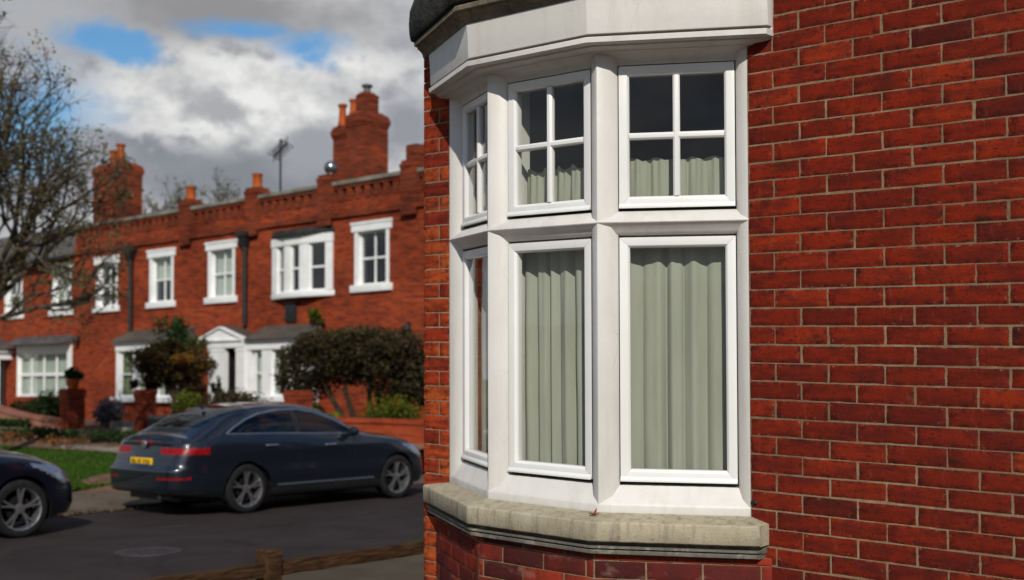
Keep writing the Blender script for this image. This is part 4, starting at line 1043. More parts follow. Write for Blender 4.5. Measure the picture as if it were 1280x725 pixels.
m = MB(); m.tube([(-24.1, 13, .55), (-24.08, 13, 1.1), (-24.12, 13, 1.8)], [.09, .07, .06], 9, False)
for e in ((-24.9, 2.2), (-23.4, 2.2), (-24.3, 2.5)): m.tube([(-24.11, 13, 1.4), ((e[0] - 24.11) / 2, 13.02, 1.75), (e[0], 13, e[1])], [.05, .035, .015], 6, False)
m.build('trunk', BARK, t, True, True)
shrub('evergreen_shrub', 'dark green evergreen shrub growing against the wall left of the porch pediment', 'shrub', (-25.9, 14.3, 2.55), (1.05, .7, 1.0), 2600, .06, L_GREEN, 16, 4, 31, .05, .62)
shrub('clipped_bush', 'dense rounded olive bush behind the bright red garden wall', 'bush', (-15.9, 12.9, 1.12), (.85, .6, .42), 1800, .035, L_LIME, 0, 4, 32, .02, .62)
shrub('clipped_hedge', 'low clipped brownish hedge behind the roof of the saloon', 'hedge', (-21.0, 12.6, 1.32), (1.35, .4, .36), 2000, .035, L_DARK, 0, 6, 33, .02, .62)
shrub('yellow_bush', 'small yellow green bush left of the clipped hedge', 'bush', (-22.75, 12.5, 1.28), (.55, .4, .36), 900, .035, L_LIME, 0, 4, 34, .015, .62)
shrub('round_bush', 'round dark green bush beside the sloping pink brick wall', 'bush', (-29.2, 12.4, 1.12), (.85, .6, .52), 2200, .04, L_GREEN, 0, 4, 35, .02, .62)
shrub('lavender_bush', 'grey lavender bush in front of the terrace wall', 'bush', (-27.0, 12.9, 1.0), (.55, .4, .42), 1100, .05, L_GREY, 0, 5, 36, .015, .62)
shrub('pot_shrub', 'small leafy shrub in a pot on top of the wide gate pier', 'shrub', (-27.3, 12, 2.02), (.28, .26, .30), 420, .05, L_GREEN, 6, 3, 37, .012, 1.68)
m = MB(); m.lathe([(0, 0), (.13, 0), (.17, .2), (.19, .2), (.19, .24), (.15, .24), (.14, .1)], (-27.3, 12, 1.66), 'z', 16); tag(m.build('flower_pot', POT, None, True, True), 'terracotta flower pot standing on the wide gate pier', 'flower pot')
shrub('leafy_perennial', 'bright green leafy plants under the dark garden tree', 'plant', (-17.7, 12.7, .85), (.9, .3, .30), 700, .07, L_LIME, 9, 4, 38, .01, .62)
shrub('dark_shrub', 'dark shrub left of the leafy plants under the garden tree', 'shrub', (-18.8, 13.0, 1.05), (.4, .4, .45), 700, .05, L_GREEN, 7, 4, 39, .015, .62)
t_ = shrub('hanging_plant', 'small tuft of plants hanging on the terrace wall above the garden tree', 'plant', (-21.9, 15.75, 3.5), (.28, .18, .26), 300, .05, L_LIME, 5, 3, 40, .008, 3.3)
shrub('porch_shrub', 'green climbing shrub beside the porch doorway', 'shrub', (-24.75, 14.8, 1.35), (.2, .2, .7), 500, .05, L_GREEN, 7, 3, 41, .02, .62)
shrub('railing_bush', 'dark low shrub under the wide ground floor window at far left', 'shrub', (-35.6, 15.0, 1.0), (1.6, .5, .35), 900, .06, L_COPPER, 9, 4, 42, .015, .62)
# bed flowers and low edging plants
rnd = random.Random(17); m = MB(); m.tone = []
for _ in range(110):
    x = rnd.uniform(-32, -21.8); y = rnd.uniform(9.1, 9.7); leaves(m, (x, y, hgt(x, y) + .13), (.12, .12, .08), 10, .045, rnd)
o = m.build('bedding_flowers', L_FLOWER, None); o['kind'] = 'stuff'; tag(o, 'orange and yellow bedding flowers along the back of the lawn', 'flowers')
rnd = random.Random(18); m = MB(); m.tone = []
for q_ in range(420):
    x = rnd.uniform(-34, -16); y = rnd.uniform(9.75, 10.2)
    if q_ > 260: x = rnd.uniform(-36, -29.0); y = rnd.uniform(11.55, 11.75)
    leaves(m, (x, y, hgt(x, y) + .12), (.22, .16, .13), 22, .05, rnd)
o = m.build('edging_plants', L_GREEN, None); o['kind'] = 'stuff'; tag(o, 'dark green low edging plants between the flower bed and the path', 'plants')
m = MB()
for k in range(9): x = -22.6 + k * .28; m.box(x, 9.15, .2, x + .26, 9.35, .42 + .02 * (k % 2))
tag(m.build('stone_edging', COPING, None, bevel=.02), 'pale stone edging at the right end of the flower bed', 'edging')
# far trees behind the roofs
for k, (x, y, h_, w_, lab) in enumerate(((-76.6, 46.0, 12.4, 5.5, 'hazy bare tree beyond the terrace roofs, nearest the left chimney'), (-74.2, 48.0, 12.9, 5.5, 'hazy bare tree beyond the parapet, midway between the left chimney and the aerial'), (-72.2, 49.8, 12.3, 5.5, 'hazy bare tree beyond the parapet, left of the roof aerial'))):
    rnd = random.Random(60 + k); t = thing('distant_tree', lab, 'tree', (x, y, 0), group='bare trees beyond the terrace')
    tb, tips = MB(), []
    tb.tube([(x, y, -1), (x, y, h_ * .5)], [.4, .3], 8, False)
    for q in range(13): a = q * .9; branch(tb, tips, Vector((x, y, h_ * (.42 + .035 * q))), Vector((math.cos(a) * .7, math.sin(a) * .7, .8)).normalized(), .16, 2.6, 4, rnd, .6, .12, (2, 3), .2, .74)
    tb.build('trunk', BARK, t); lv = MB(); lv.tone = []
    for p, d in tips: leaves(lv, tuple(p), (.3, .3, .3), 2, .14, rnd)
    lv.build('crown', L_FAR, t)

# ================================================================ CARS
def lerp_tab(tab, l):
    if l <= tab[0][0]: return tab[0][1]
    for i in range(len(tab) - 1):
        (a, va), (b, vb) = tab[i], tab[i + 1]
        if l <= b:
            # monotone-ish cubic through neighbours
            sl = (vb - va) / (b - a)
            def sec(i0): return (tab[i0 + 1][1] - tab[i0][1]) / (tab[i0 + 1][0] - tab[i0][0])
            m0 = (sec(i - 1) + sl) / 2 if i > 0 else sl; m1 = (sec(i + 1) + sl) / 2 if i + 2 < len(tab) else sl
            if i > 0 and sec(i - 1) * sl <= 0: m0 = 0
            if i + 2 < len(tab) and sec(i + 1) * sl <= 0: m1 = 0
            t = (l - a) / (b - a); h = b - a
            return (2 * t**3 - 3 * t**2 + 1) * va + (t**3 - 2 * t**2 + t) * h * m0 + (-2 * t**3 + 3 * t**2) * vb + (t**3 - t**2) * h * m1
    return tab[-1][1]
CL = 4.74
TH = [(0, 1.0), (.08, 1.065), (.3, 1.095), (.5, 1.175), (.8, 1.315), (1.1, 1.415), (1.5, 1.48), (1.95, 1.49), (2.4, 1.455), (2.85, 1.335), (3.25, 1.13), (3.5, 1.055), (4.0, .985), (4.35, .895), (4.56, .80), (4.68, .71), (4.74, .62)]
TB = [(0, .93), (.4, 1.01), (.8, 1.045), (1.5, 1.035), (2.5, .995), (3.2, .965), (3.8, .92), (4.3, .82), (4.56, .73), (4.74, .58)]
TW = [(0, .70), (.05, .765), (.15, .83), (.4, .89), (.8, .92), (1.3, .925), (3.0, .92), (3.7, .92), (4.1, .905), (4.4, .85), (4.58, .76), (4.68, .66), (4.74, .55)]
TZ = [(0, .31), (.35, .27), (.7, .24), (1.2, .20), (3.6, .20), (4.3, .22), (4.6, .22), (4.74, .26)]
WR, WF, RW = 1.12, 3.92, .335
def smooth_poly(pts, n):
    pts = [Vector(p) for p in pts]; cum = [0]
    for a, b in zip(pts, pts[1:]): cum.append(cum[-1] + (b - a).length)
    out = []
    tabx = [(cum[i], pts[i].x) for i in range(len(pts))]; tabz = [(cum[i], pts[i].y) for i in range(len(pts))]
    for k in range(n + 1): s = cum[-1] * k / n; out.append((lerp_tab(tabx, s), lerp_tab(tabz, s)))
    return out
def section(l, n):
    H, B, W, Z = lerp_tab(TH, l), lerp_tab(TB, l), lerp_tab(TW, l), lerp_tab(TZ, l)
    B = min(B, H - .03); g = min(1, max(0, (H - B) / .42)); g = g * g * (3 - 2 * g)
    low = []
    for s, fx in ((0, .90), (.06, .955), (.2, .985), (.42, 1.0), (.62, .995), (.80, .992), (.86, .985), (1.0, .945)): low.append((W * fx, Z + (B - Z) * s))
    gh = [(.5, .845, .85), (.80, .74, .70), (.93, .63, .52), (.985, .42, .30), (1.0, .2, .14)]
    gb = [(.30, .875, 0), (.62, .74, 0), (.85, .54, 0), (.96, .30, 0), (.99, .14, 0)]
    up = []
    for (qa, xa, _), (qb, xb, _) in zip(gh, gb):
        q = qa * g + qb * (1 - g); x = xa * g + xb * (1 - g); up.append((W * x, B + (H - B) * q))
    up.append((0, H))
    bot = [(W * .72, Z + .005)]
    # fixed share of samples below and above the belt, so that rows run along the car
    A = smooth_poly(bot + low, n // 2); C = smooth_poly([low[-1]] + up, n - n // 2)
    return A + C[1:]
def end_shift(l, z):
    d = 0
    if l < .6:
        w = (1 - l / .6) ** 2
        d += w * (.09 * max(0, (.36 - z)) / .15 + (.075 * min(1, max(0, (z - .635) / .045))) + .10 * max(0, z - .7) / .3 - .018 * math.exp(-((z - .985) / .035) ** 2) * 2.2)
    if l > 4.1:
        w = ((l - 4.1) / .64) ** 2
        d -= w * (.05 * max(0, .34 - z) / .12 + .30 * max(0, z - .52))
    return d
def in_poly(p, poly):
    x, y = p; r = False; j = len(poly) - 1
    for i in range(len(poly)):
        (xi, yi), (xj, yj) = poly[i], poly[j]
        if (yi > y) != (yj > y) and x < (xj - xi) * (y - yi) / (yj - yi) + xi: r = not r
        j = i
    return r
SIDEWIN = [(.80, 1.085), (.96, 1.175), (1.15, 1.265), (1.4, 1.345), (1.75, 1.392), (2.1, 1.395), (2.4, 1.35), (2.74, 1.24), (3.12, 1.065), (3.16, 1.025), (2.4, 1.045), (1.5, 1.075)]
HEADL = [(4.0, .845), (4.25, .835), (4.42, .775), (4.56, .67), (4.60, .60), (4.48, .585), (4.36, .66), (4.18, .755)]
def car(loc_x, loc_y, paint, label, plate_text):
    """loc: x of the middle line, y of the tail; heads towards +y"""
    t = thing('parked_car', label, 'car', (loc_x, loc_y + CL / 2, 0))
    NS, NR = 210, 64
    ls = [0, .006, .016, .03] + [.05 + (CL - .09) * i / NS for i in range(NS + 1)] + [CL - .025, CL - .012, CL]
    V = []; idx = {}
    nl = len(ls)
    for i, l in enumerate(ls):
        sec = section(l, NR)
        row = [(x, z) for x, z in sec]
        full = [(x, z) for x, z in row] + [(-x, z) for x, z in row[-2::-1]]
        for x, z in full:
            dl = end_shift(l, z)
            # soft crease along the flank and a hollow above the sill
            cz = z - (.80 + .02 * l); flank = math.exp(-(cz / .03) ** 2) * .008 - math.exp(-((z - .52) / .09) ** 2) * .014
            if .9 < l < 3.9 or True: x = x + math.copysign(flank * (1 if .3 < l < 4.3 else 0) * min(1, max(0, (l - .3) / .4)) * min(1, max(0, (4.3 - l) / .4)), x) if abs(x) > .5 else x
            V.append([x, l + dl, z])
    nr = 2 * NR + 1
    # wheel arches: round the hole
    RA = RW + .045
    def arch(p):
        for wc in (WR, WF):
            dl, dz = p[1] - wc, p[2] - RW
            r = math.hypot(dl, dz)
            if abs(p[0]) > .60 and p[2] < .80:
                if abs(r - RA) < .016 and r > 1e-4: p[1] = wc + dl / r * RA; p[2] = RW + dz / r * RA
    for p in V: arch(p)
    for i in range(nl):
        if ls[i] > .6: continue
        for lo_, hi_ in ((0, NR), (NR + 1, nr)):
            for zt in (.505, .53, .83, .918):
                j = min(range(lo_, hi_), key=lambda j: abs(V[i * nr + j][2] - zt) + (9 if abs(V[i * nr + j][0]) < .3 else 0))
                if abs(V[i * nr + j][2] - zt) < .014: V[i * nr + j][2] = zt
    faces = []; tags = []
    for i in range(nl - 1):
        for j in range(nr - 1):
            q = (i * nr + j, (i + 1) * nr + j, (i + 1) * nr + j + 1, i * nr + j + 1)
            c = [sum(V[k][a] for k in q) / 4 for a in range(3)]; s = j / NR if j < NR else (2 * NR - 1 - j) / NR
            x, l, z = abs(c[0]), c[1], c[2]; tg = 'body'
            hole = x > .60 and z < .80 and any(math.hypot(l - wc, z - RW) < RA - .001 for wc in (WR, WF))
            if hole: continue
            W = lerp_tab(TW, min(CL, max(0, l)))
            if s > .5 and in_poly((l, z), SIDEWIN) and x > .50: tg = 'pillar' if 1.98 < l < 2.07 else ('rwin' if l < 2 else 'fwin')
            elif .955 < z < .995 and x < .17 and l < .2: tg = 'brake'
            elif s > .5 and .40 < l < 1.30 and z > 1.17 and x < .70 * W - .10 * max(0, 1 - (l - .4)): tg = 'backlight'
            elif s > .5 and 2.62 < l < 3.30 and x < .76 * W - .03 and z > 1.10: tg = 'screen'
            elif .83 < z < .918 - .06 * max(0, l - .2) and (x > .36) and l < .52: tg = 'tail'
            elif z < .335 and l > .9 and l < 3.9: tg = 'trim'
            elif z < .335 and l < .45: tg = 'trim'
            elif .505 < z < .53 and l < .25 and x > .45: tg = 'reflector'
            elif x > .45 and s > .2 and in_poly((l, z), HEADL): tg = 'head'
            elif l > 4.45 and .34 < z < .52 and x < .62: tg = 'trimf'
            elif l > 4.45 and .55 < z < .70 and x < .42: tg = 'grille'
            faces.append(q); tags.append(tg)
    # end caps
    for i, sgn in ((0, 1), (nl - 1, -1)):
        MX = 30; prev = None
        for j in range(NR + 1):
            a, b = i * nr + j, i * nr + (nr - 1 - j); xa = V[a][0]; row = []
            for k in range(MX + 1):
                if k == 0: row.append(a)
                elif k == MX: row.append(b)
                else:
                    if j == NR: row.append(a)
                    else:
                        f = 1 - 2 * k / MX; V.append([xa * f, V[a][1] - sgn * .035 * (1 - f * f), V[a][2]]); row.append(len(V) - 1)
            if prev:
                for k in range(MX):
                    q = [prev[k], prev[k + 1], row[k + 1], row[k]]
                    q = list(dict.fromkeys(q))
                    if len(q) < 3: continue
                    c = [sum(V[n_][a_] for n_ in q) / len(q) for a_ in range(3)]; x, z = abs(c[0]), c[2]; tg = 'body'
                    if sgn == 1:
                        if .83 < z < .918 and x > .36: tg = 'tail'
                        elif z < .36: tg = 'trim'
                        elif .505 < z < .53 and x > .45: tg = 'reflector'
                        elif .955 < z < .995 and x < .17: tg = 'brake'
                    else:
                        if .55 < z < .70 and x < .42: tg = 'grille'
                        elif z < .50 and x < .6: tg = 'trimf'
                    faces.append(tuple(q if sgn == 1 else q[::-1])); tags.append(tg)
            prev = row
    # whole-skin normals keep shading continuous over the panel gaps
    P = [Vector((loc_x + v[0], loc_y + v[1], v[2] + SH(loc_x + v[0], loc_y + v[1]))) for v in V]
    whole = bpy.data.meshes.new('skin'); whole.from_pydata(P, [], faces)
    bm = bmesh.new(); bm.from_mesh(whole); bmesh.ops.recalc_face_normals(bm, faces=bm.faces); bm.verts.ensure_lookup_table(); bm.normal_update()
    nrm = [v.normal.copy() for v in bm.verts]; flist = [[v.index for v in f.verts] for f in sorted(bm.faces, key=lambda f: f.index)]; bm.free(); bpy.data.meshes.remove(whole)
    def part(name, sel, mt, parent):
        fs = [f for f, g in zip(flist, tags) if g in sel]
        if not fs: return None
        used = sorted({i for f in fs for i in f}); mp = {k: n for n, k in enumerate(used)}
        me = bpy.data.meshes.new(name); org = t.location
        me.from_pydata([P[k] - org for k in used], [], [tuple(mp[k] for k in f) for f in fs])
        me.polygons.foreach_set('use_smooth', [True] * len(me.polygons))
        me.normals_split_custom_set_from_vertices([nrm[k] for k in used])
        me.materials.append(mt); o = bpy.data.objects.new(name, me); COL.objects.link(o); o.parent = parent; return o
    def split(name, tg, cond, mt, parent):
        keep = tags[:]
        for k, g in enumerate(tags):
            if g == tg:
                c = sum((P[i].x - loc_x for i in flist[k]), 0) / len(flist[k])
                if not cond(c): tags[k] = '#'
        o = part(name, (tg,), mt, parent); tags[:] = keep; return o
    body = part('body', ('body',), paint, t)
    part('lower_trim', ('trim',), BLACKTRIM, t); part('front_spoiler', ('trimf',), BLACKTRIM, t); part('grille', ('grille',), BLACKTRIM, t)
    part('windscreen', ('screen',), CARGLASS, t); part('rear_window', ('backlight',), CARGLASS, t); part('boot_lamp', ('brake',), REDLENS, t)
    for sg in (-1, 1):
        cnd = (lambda c, s=sg: c * s > 0)
        split('window_pillar', 'pillar', cnd, BLACKTRIM, t)
        split('side_window', 'rwin', cnd, CARGLASS, t); split('side_window', 'fwin', cnd, CARGLASS, t)
        split('tail_light', 'tail', cnd, REDLENS, t); split('headlight', 'head', cnd, CLEARLENS, t); split('reflector', 'reflector', cnd, REDLENS, t)
    X = lambda x, l, z: (loc_x + x, loc_y + l, z)
    def surf(sgn, l, z):
        """point of the flank at height z"""
        sec = section(l, NR); best = None
        for (xa, za), (xb, zb) in zip(sec[3:], sec[4:]):
            if min(za, zb) <= z <= max(za, zb) and za != zb: best = xa + (xb - xa) * (z - za) / (zb - za)
        return sgn * (best if best else sec[NR // 2][0])
    for sg in (-1, 1):
        pts = []
        n = len(SIDEWIN)
        for k in range(n):
            (la, za), (lb, zb) = SIDEWIN[k], SIDEWIN[(k + 1) % n]
            for q in range(4): l = la + (lb - la) * q / 4; z = za + (zb - za) * q / 4; pts.append(Vector(X(surf(sg, l, z) + sg * .004, l, z)))
        m = MB(); m.tube(pts + [pts[0]], .012, 6, False); m.build('window_trim', CHROME, t, True, True)
        # door gaps, handles, mirror
        for l in (2.03, 3.05):
            m = MB(); pp = [Vector(X(surf(sg, l + .05 * (z - 1), z) + sg * .0005, l + .05 * (z - 1), z)) for z in [.34 + .066 * k for k in range(11)]]; m.tube(pp, .0045, 4); m.build('door_gap', BLACKTRIM, t)
        for l, z in ((1.52, .915), (2.58, .885)):
            m = MB(); m.tube([Vector(X(surf(sg, l + d, z) + sg * e, l + d, z)) for d, e in ((-.10, .0), (-.085, .022), (0, .028), (.085, .022), (.10, 0))], [.008, .013, .014, .013, .008], 8); m.build('door_handle', CHROME, t, True, True)
        m = MB(); mx = surf(sg, 2.98, 1.05)
        m.tube([Vector(X(mx - sg * .02, 2.98, 1.0)), Vector(X(mx + sg * .07, 2.96, 1.03))], [.03, .025], 8)
        m.lathe([(0, -.055), (.045, -.05), (.072, -.02), (.075, .02), (.058, .06), (.03, .085), (0, .09)], X(mx + sg * .13, 2.96, 1.065), 'y', 14)
        for k, v in enumerate(m.v): 
            if k >= 16: m.v[k] = (loc_x + mx + sg * .13 + (v[0] - loc_x - mx - sg * .13) * 1.45, v[1], v[2])
        m.build('wing_mirror', paint, t, True, True)
        m = MB(); m.tube([Vector(X(surf(sg, l, .36) + sg * .004, l, .36)) for l in [1.62 + .18 * k for k in range(11)]], .012, 6); m.build('sill_strip', CHROME if paint is CARNAVY else BLACKTRIM, t, True, True)
    # wheels
    for wc in (WR, WF):
        for sg in (-1, 1):
            xo = loc_x + sg * .905; c = (xo, loc_y + wc, RW)
            m = MB(); s_ = -sg
            tp = [(.245, .0), (.262, -.004), (.300, -.006), (.322, .006), (.333, .03), (.335, .06), (.335, .15), (.332, .18), (.31, .205), (.25, .21)]
            m.lathe([(r, h * s_) for r, h in tp], c, 'x', 40); ty = m.build('wheel', TYRE, t, True, True)
            m = MB(); m.lathe([(r, h * s_) for r, h in ((.252, .0), (.256, .004), (.246, .012), (.232, .016), (.222, .05), (.215, .18))], c, 'x', 40)
            for k in range(5):
                for e in (-.115, .115):
                    a = 2 * PI * k / 5 + .3; ca_, sa_ = math.cos(a), math.sin(a)
                    def pt(r, w, h):
                        aa = a + e * (r / .235) * 1.35; rx = Vector((math.cos(aa), math.sin(aa))); px_ = Vector((-rx.y, rx.x)); q = rx * r + px_ * w; return (c[0] + h * s_, c[1] + q.x, c[2] + q.y)
                    rr = [[pt(r, -w, h0), pt(r, w, h0), pt(r, w * .7, h1), pt(r, -w * .7, h1)] for r, w, h0, h1 in ((.045, .016, .04, .018), (.13, .014, .045, .016), (.20, .013, .045, .010), (.238, .017, .045, .008))]
                    m.sweep(rr)
            m.lathe([(0, .012 * s_), (.03, .012 * s_), (.055, .018 * s_), (.062, .045 * s_)], c, 'x', 20)
            m.build('rim', ALLOY, ty, True, True, auto=30)
            m = MB(); m.lathe([(0, .07 * s_), (.15, .07 * s_), (.15, .085 * s_), (0, .085 * s_)], c, 'x', 28); m.build('brake_disc', DARKALLOY, ty, True, True)
            m = MB(); m.lathe([(RA - .002, .02 * s_), (RA - .002, .28 * s_), (0, .285 * s_)], (loc_x + sg * .90, c[1], RW), 'x', 40); 
            m.v = [(v[0], v[1], max(v[2], .19)) for v in m.v]; m.build('wheel_arch', DARKALLOY, t)
    # underbody, plate, lamps, badge, seats
    m = MB(); m.box(loc_x - .60, loc_y + .25, .20, loc_x + .60, loc_y + 4.5, .42); m.box(loc_x - .80, loc_y + 1.6, .21, loc_x + .80, loc_y + 3.45, .40); m.build('underbody', BLACKTRIM, t)
    m = MB(); m.tube([X(.42, .05, .27), X(.42, .5, .29)], .035, 10); m.build('exhaust', STEEL, t, True, True)
    yb = .075
    m = MB(); m.box(loc_x - .26, loc_y + yb - .035, .665, loc_x + .26, loc_y + yb - .020, .775); pl_ = m.build('number_plate', PLATE, t, bevel=.004)
    m = MB(); glyphs(m, plate_text, loc_x, loc_y + yb - .0375, .685, .070); m.build('plate_lettering', IRON, pl_)
    m = MB(); m.lathe([(0, -.006), (.05, -.004), (.058, .004), (.05, .01)], X(0, .080, .955), 'y', 24); m.build('badge', CHROME, t, True, True)
    m = MB(); m.tube([X(0, 1.02, 1.425), X(0, .92, 1.50)], [.03, .006], 8); m.build('roof_aerial', BLACKTRIM, t, True, True)
    for x, l in ((-.38, 2.25), (.38, 2.25), (-.40, 1.30), (.40, 1.30)):
        m = MB()
        m.sweep([[X(x - w, l + d, z), X(x + w, l + d, z), X(x + w, l + d - .13, z), X(x - w, l + d - .13, z)] for w, d, z in ((.22, .10, .5), (.24, .05, .8), (.21, -.02, 1.02), (.16, -.05, 1.08))])
        m.sweep([[X(x - w, l + d, z), X(x + w, l + d, z), X(x + w, l + d - .09, z), X(x - w, l + d - .09, z)] for w, d, z in ((.10, -.04, 1.09), (.13, -.05, 1.15), (.13, -.06, 1.24), (.09, -.07, 1.28))])
        m.box(loc_x + x - .24, loc_y + l + .0, .42, loc_x + x + .24, loc_y + l + .5, .56)
        m.build('seat', SEATMAT, t, bevel=.03)
    m = MB(); m.box(loc_x - .72, loc_y + 2.95, .75, loc_x + .72, loc_y + 3.3, 1.0); m.box(loc_x - .70, loc_y + .5, .8, loc_x + .70, loc_y + 1.1, 1.03); m.build('dashboard', BLACKTRIM, t, bevel=.03)
    return t
SEG = {'A': '1110111', 'B': '1111111', 'C': '1001110', 'D': '0111101', 'E': '1001111', 'F': '1000111', 'H': '0110111', 'K': '0010111', 'L': '0001110', 'M': '1110110', 'N': '1110110', 'O': '1111110', 'R': '1110111', 'U': '0111110', 'V': '0111110', 'X': '0110111', 'Y': '0111011', '0': '1111110', '1': '0110000', '2': '1101101', '3': '1111001', '5': '1011011', '6': '1011111', '7': '1110000', '8': '1111111'}
def glyphs(m, text, xc, y, z, h):
    """plate characters as raised strokes"""
    w = h * .62; st = h * .17; adv = w * 1.28; tot = adv * len(text); x = xc - tot / 2
    for ch in text:
        if ch in SEG:
            s = SEG[ch]; f = lambda a, b, c, d: m.box(x + a, y, z + b, x + c, y + .003, z + d)
            if s[0] == '1': f(0, h - st, w, h)
            if s[1] == '1': f(w - st, h / 2, w, h)
            if s[2] == '1': f(w - st, 0, w, h / 2)
            if s[3] == '1': f(0, 0, w, st)
            if s[4] == '1': f(0, 0, st, h / 2)
            if s[5] == '1': f(0, h / 2, st, h)
            if s[6] == '1': f(0, h / 2 - st / 2, w, h / 2 + st / 2)
        x += adv
car(-11.95, 4.52, CARNAVY, 'dark navy fastback saloon across the road, its tail and yellow number plate in view', 'AK13 FUX')
car(-11.75, -1.58, CARBLACK, 'blackish navy car cut off at the left edge, only its nose in view', 'LN62 XVO')

# ================================================================ SKY, SUN, CAMERA
def ray_dir(px, py):
    d = Vector((-math.sin(YAW) * math.cos(PITCH), math.cos(YAW) * math.cos(PITCH), math.sin(PITCH))); r = Vector((math.cos(YAW), math.sin(YAW), 0)); u = r.cross(d)
    return (d + r * ((px - 640) / FPX) + u * (-(py - 362.5) / FPX)).normalized()
world = bpy.data.worlds.new('World'); scene.world = world; world.use_nodes = True
t = N(world)
gen = t.n('ShaderNodeTexCoord').outputs['Generated']
sky = t.n('ShaderNodeTexSky', sky_type='NISHITA', sun_disc=False)
sky.sun_elevation = SUN_EL; sky.sun_rotation = math.atan2(SUN_DIR.x, SUN_DIR.y); sky.air_density = 1.2; sky.dust_density = .6; sky.ozone_density = 1.6
def dotc(v):
    nd = t.n('ShaderNodeVectorMath', operation='DOT_PRODUCT'); t.nt.links.new(gen, nd.inputs[0]); nd.inputs[1].default_value = v; return nd.outputs['Value']
warp = t.noise(t.map((1, 1, 1.6), vec=gen), 9, 6, .62)
warp2 = t.noise(t.map((1, 1, 1.5), (3, 1, 2), vec=gen), 26, 5, .6)
def blob(px, py, ang_w, ang_h, soft=.5, w=2.2, w2=1.3):
    """soft elliptical patch of sky around one direction, its rim broken up by noise"""
    c = ray_dir(px, py); tv = Vector((c.y, -c.x, 0)).normalized(); uv = tv.cross(c).normalized()
    if uv.z < 0: uv = -uv
    a = t.math('DIVIDE', dotc(tv), ang_w); b = t.math('DIVIDE', dotc(uv), ang_h)
    r = t.math('SQRT', t.math('ADD', t.math('MULTIPLY', a, a), t.math('MULTIPLY', b, b)))
    r = t.math('ADD', r, t.math('MULTIPLY', t.math('SUBTRACT', warp, .5), w * 2)); r = t.math('ADD', r, t.math('MULTIPLY', t.math('SUBTRACT', warp2, .5), w2 * 2))
    return t.math('MULTIPLY', t.ramp(t.math('MULTIPLY', r, .5), [(max(0, .5 - soft / 2), 1), (.5 + soft / 2, 0)], 'EASE'), t.math('GREATER_THAN', dotc(c), 0))
fbm = t.noise(t.map((1, 1, 2.2), vec=gen), 4.5, 8, .6)
fine = t.noise(t.map((1, 1, 1.7), (1, 2, 3), vec=gen), 17, 6, .6)
cl = t.ramp(t.math('ADD', t.math('MULTIPLY', fbm, .7), t.math('MULTIPLY', fine, .3)), [(.38, (.24, .255, .29)), (.50, (.36, .37, .40)), (.62, (.56, .565, .57))])
whitec = t.ramp(t.math('ADD', t.math('MULTIPLY', warp2, .5), t.math('MULTIPLY', warp, .5)), [(.38, (.46, .465, .48)), (.48, (.66, .662, .66)), (.56, (.84, .835, .82))])
cl = t.mix(blob(290, 122, .125, .052, .35, 1.2, .9), cl, whitec)
cl = t.mix(blob(430, 118, .08, .045, .4, 1.2, .9), cl, whitec)
cl = t.mix(blob(285, 140, .030, .012, .6), cl, (.40, .41, .43))
cl = t.mix(blob(320, 218, .14, .020, .8, 1.2, .8), cl, (.235, .25, .28))
cl = t.mix(blob(400, 185, .03, .020, .8, 1.2, .8), cl, (.34, .355, .385))
cl = t.mix(blob(505, 175, .03, .035, .8, 1.2, .8), cl, (.30, .31, .35))
cl = t.mix(blob(500, 220, .03, .018, .7, .4), cl, (.62, .62, .62))
cl = t.mix(blob(265, 2, .13, .028, .8, 1.2, .8), cl, (.29, .288, .295))
cl = t.mix(blob(60, 30, .05, .03, .8, 1.2, .8), cl, (.42, .43, .45))
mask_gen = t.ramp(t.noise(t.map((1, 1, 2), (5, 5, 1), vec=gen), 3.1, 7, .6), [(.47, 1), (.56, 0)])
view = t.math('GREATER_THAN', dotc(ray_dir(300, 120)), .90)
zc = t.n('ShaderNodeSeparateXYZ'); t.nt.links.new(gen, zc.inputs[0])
blue = t.math('MULTIPLY', t.math('MULTIPLY', mask_gen, t.math('SUBTRACT', 1, view)), t.ramp(zc.outputs[2], [(.14, 0), (.38, 1)]))
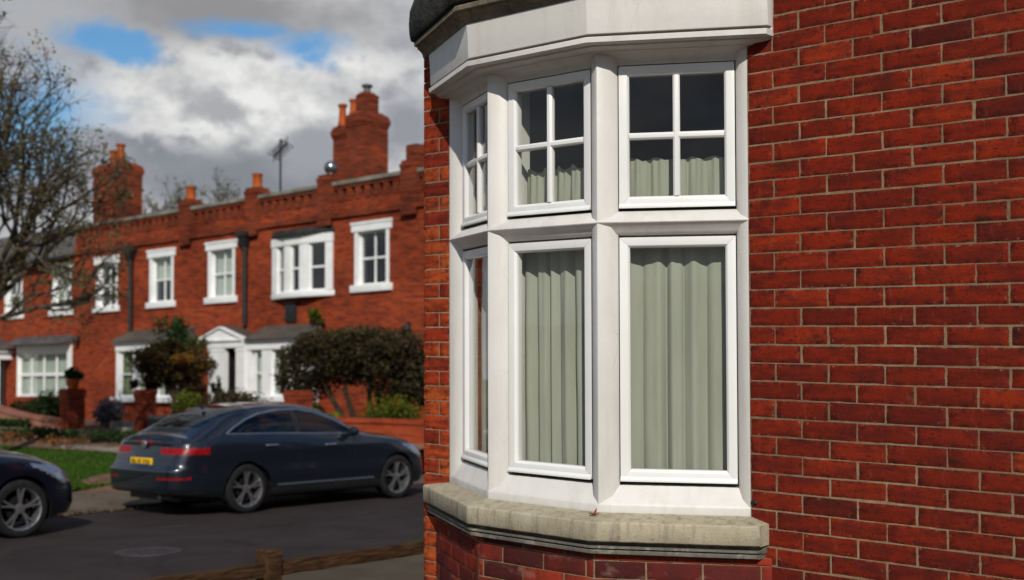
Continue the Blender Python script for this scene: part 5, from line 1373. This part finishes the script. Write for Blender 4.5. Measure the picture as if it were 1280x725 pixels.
for a in ((118, 48, .022, .012, .7, 1.5, 1.3), (155, 60, .022, .011, .6, 1.5, 1.3), (385, 58, .030, .012, .8, 1.6, 1.5), (310, 38, .035, .006, 1, 1.4, 1.2), (10, 150, .05, .035, 1, 1.6, 1.2)): blue = t.math('MAXIMUM', blue, blob(*a))
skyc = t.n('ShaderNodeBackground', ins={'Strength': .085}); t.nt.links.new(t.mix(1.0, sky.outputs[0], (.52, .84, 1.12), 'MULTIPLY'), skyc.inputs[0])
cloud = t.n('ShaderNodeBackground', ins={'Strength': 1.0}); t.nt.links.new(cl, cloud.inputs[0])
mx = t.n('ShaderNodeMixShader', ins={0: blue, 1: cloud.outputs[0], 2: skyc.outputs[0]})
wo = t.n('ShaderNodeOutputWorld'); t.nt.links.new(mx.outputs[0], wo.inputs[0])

sd = bpy.data.lights.new('sun', 'SUN'); sd.energy = 3.9; sd.angle = math.radians(.53); sd.color = (1, .955, .88)
so = bpy.data.objects.new('sun', sd); COL.objects.link(so); so.rotation_euler = SUN_DIR.to_track_quat('Z', 'Y').to_euler(); so.location = (4, -6, 12)

cd = bpy.data.cameras.new('camera'); cam = bpy.data.objects.new('camera', cd); COL.objects.link(cam)
cd.sensor_width = 36; cd.lens = FPX / 1280 * 36; cd.clip_start = .05; cd.clip_end = 2000
d = Vector((-math.sin(YAW) * math.cos(PITCH), math.cos(YAW) * math.cos(PITCH), math.sin(PITCH))); r = Vector((math.cos(YAW), math.sin(YAW), 0)); u = r.cross(d)
r2 = r * math.cos(ROLL) + u * math.sin(ROLL); u2 = u * math.cos(ROLL) - r * math.sin(ROLL)
M = Matrix((r2, u2, -d)).transposed().to_4x4(); M.translation = CAM; cam.matrix_world = M
cd.dof.use_dof = True; cd.dof.focus_distance = 5.0; cd.dof.aperture_fstop = 2.5
scene.camera = cam
scene.view_settings.view_transform = 'Standard'; scene.view_settings.look = 'None'; scene.view_settings.exposure = 0; scene.view_settings.gamma = 1
scene.cycles.max_bounces = 8; scene.cycles.transparent_max_bounces = 16
for o in scene.objects:
    if 'org' in o: del o['org']
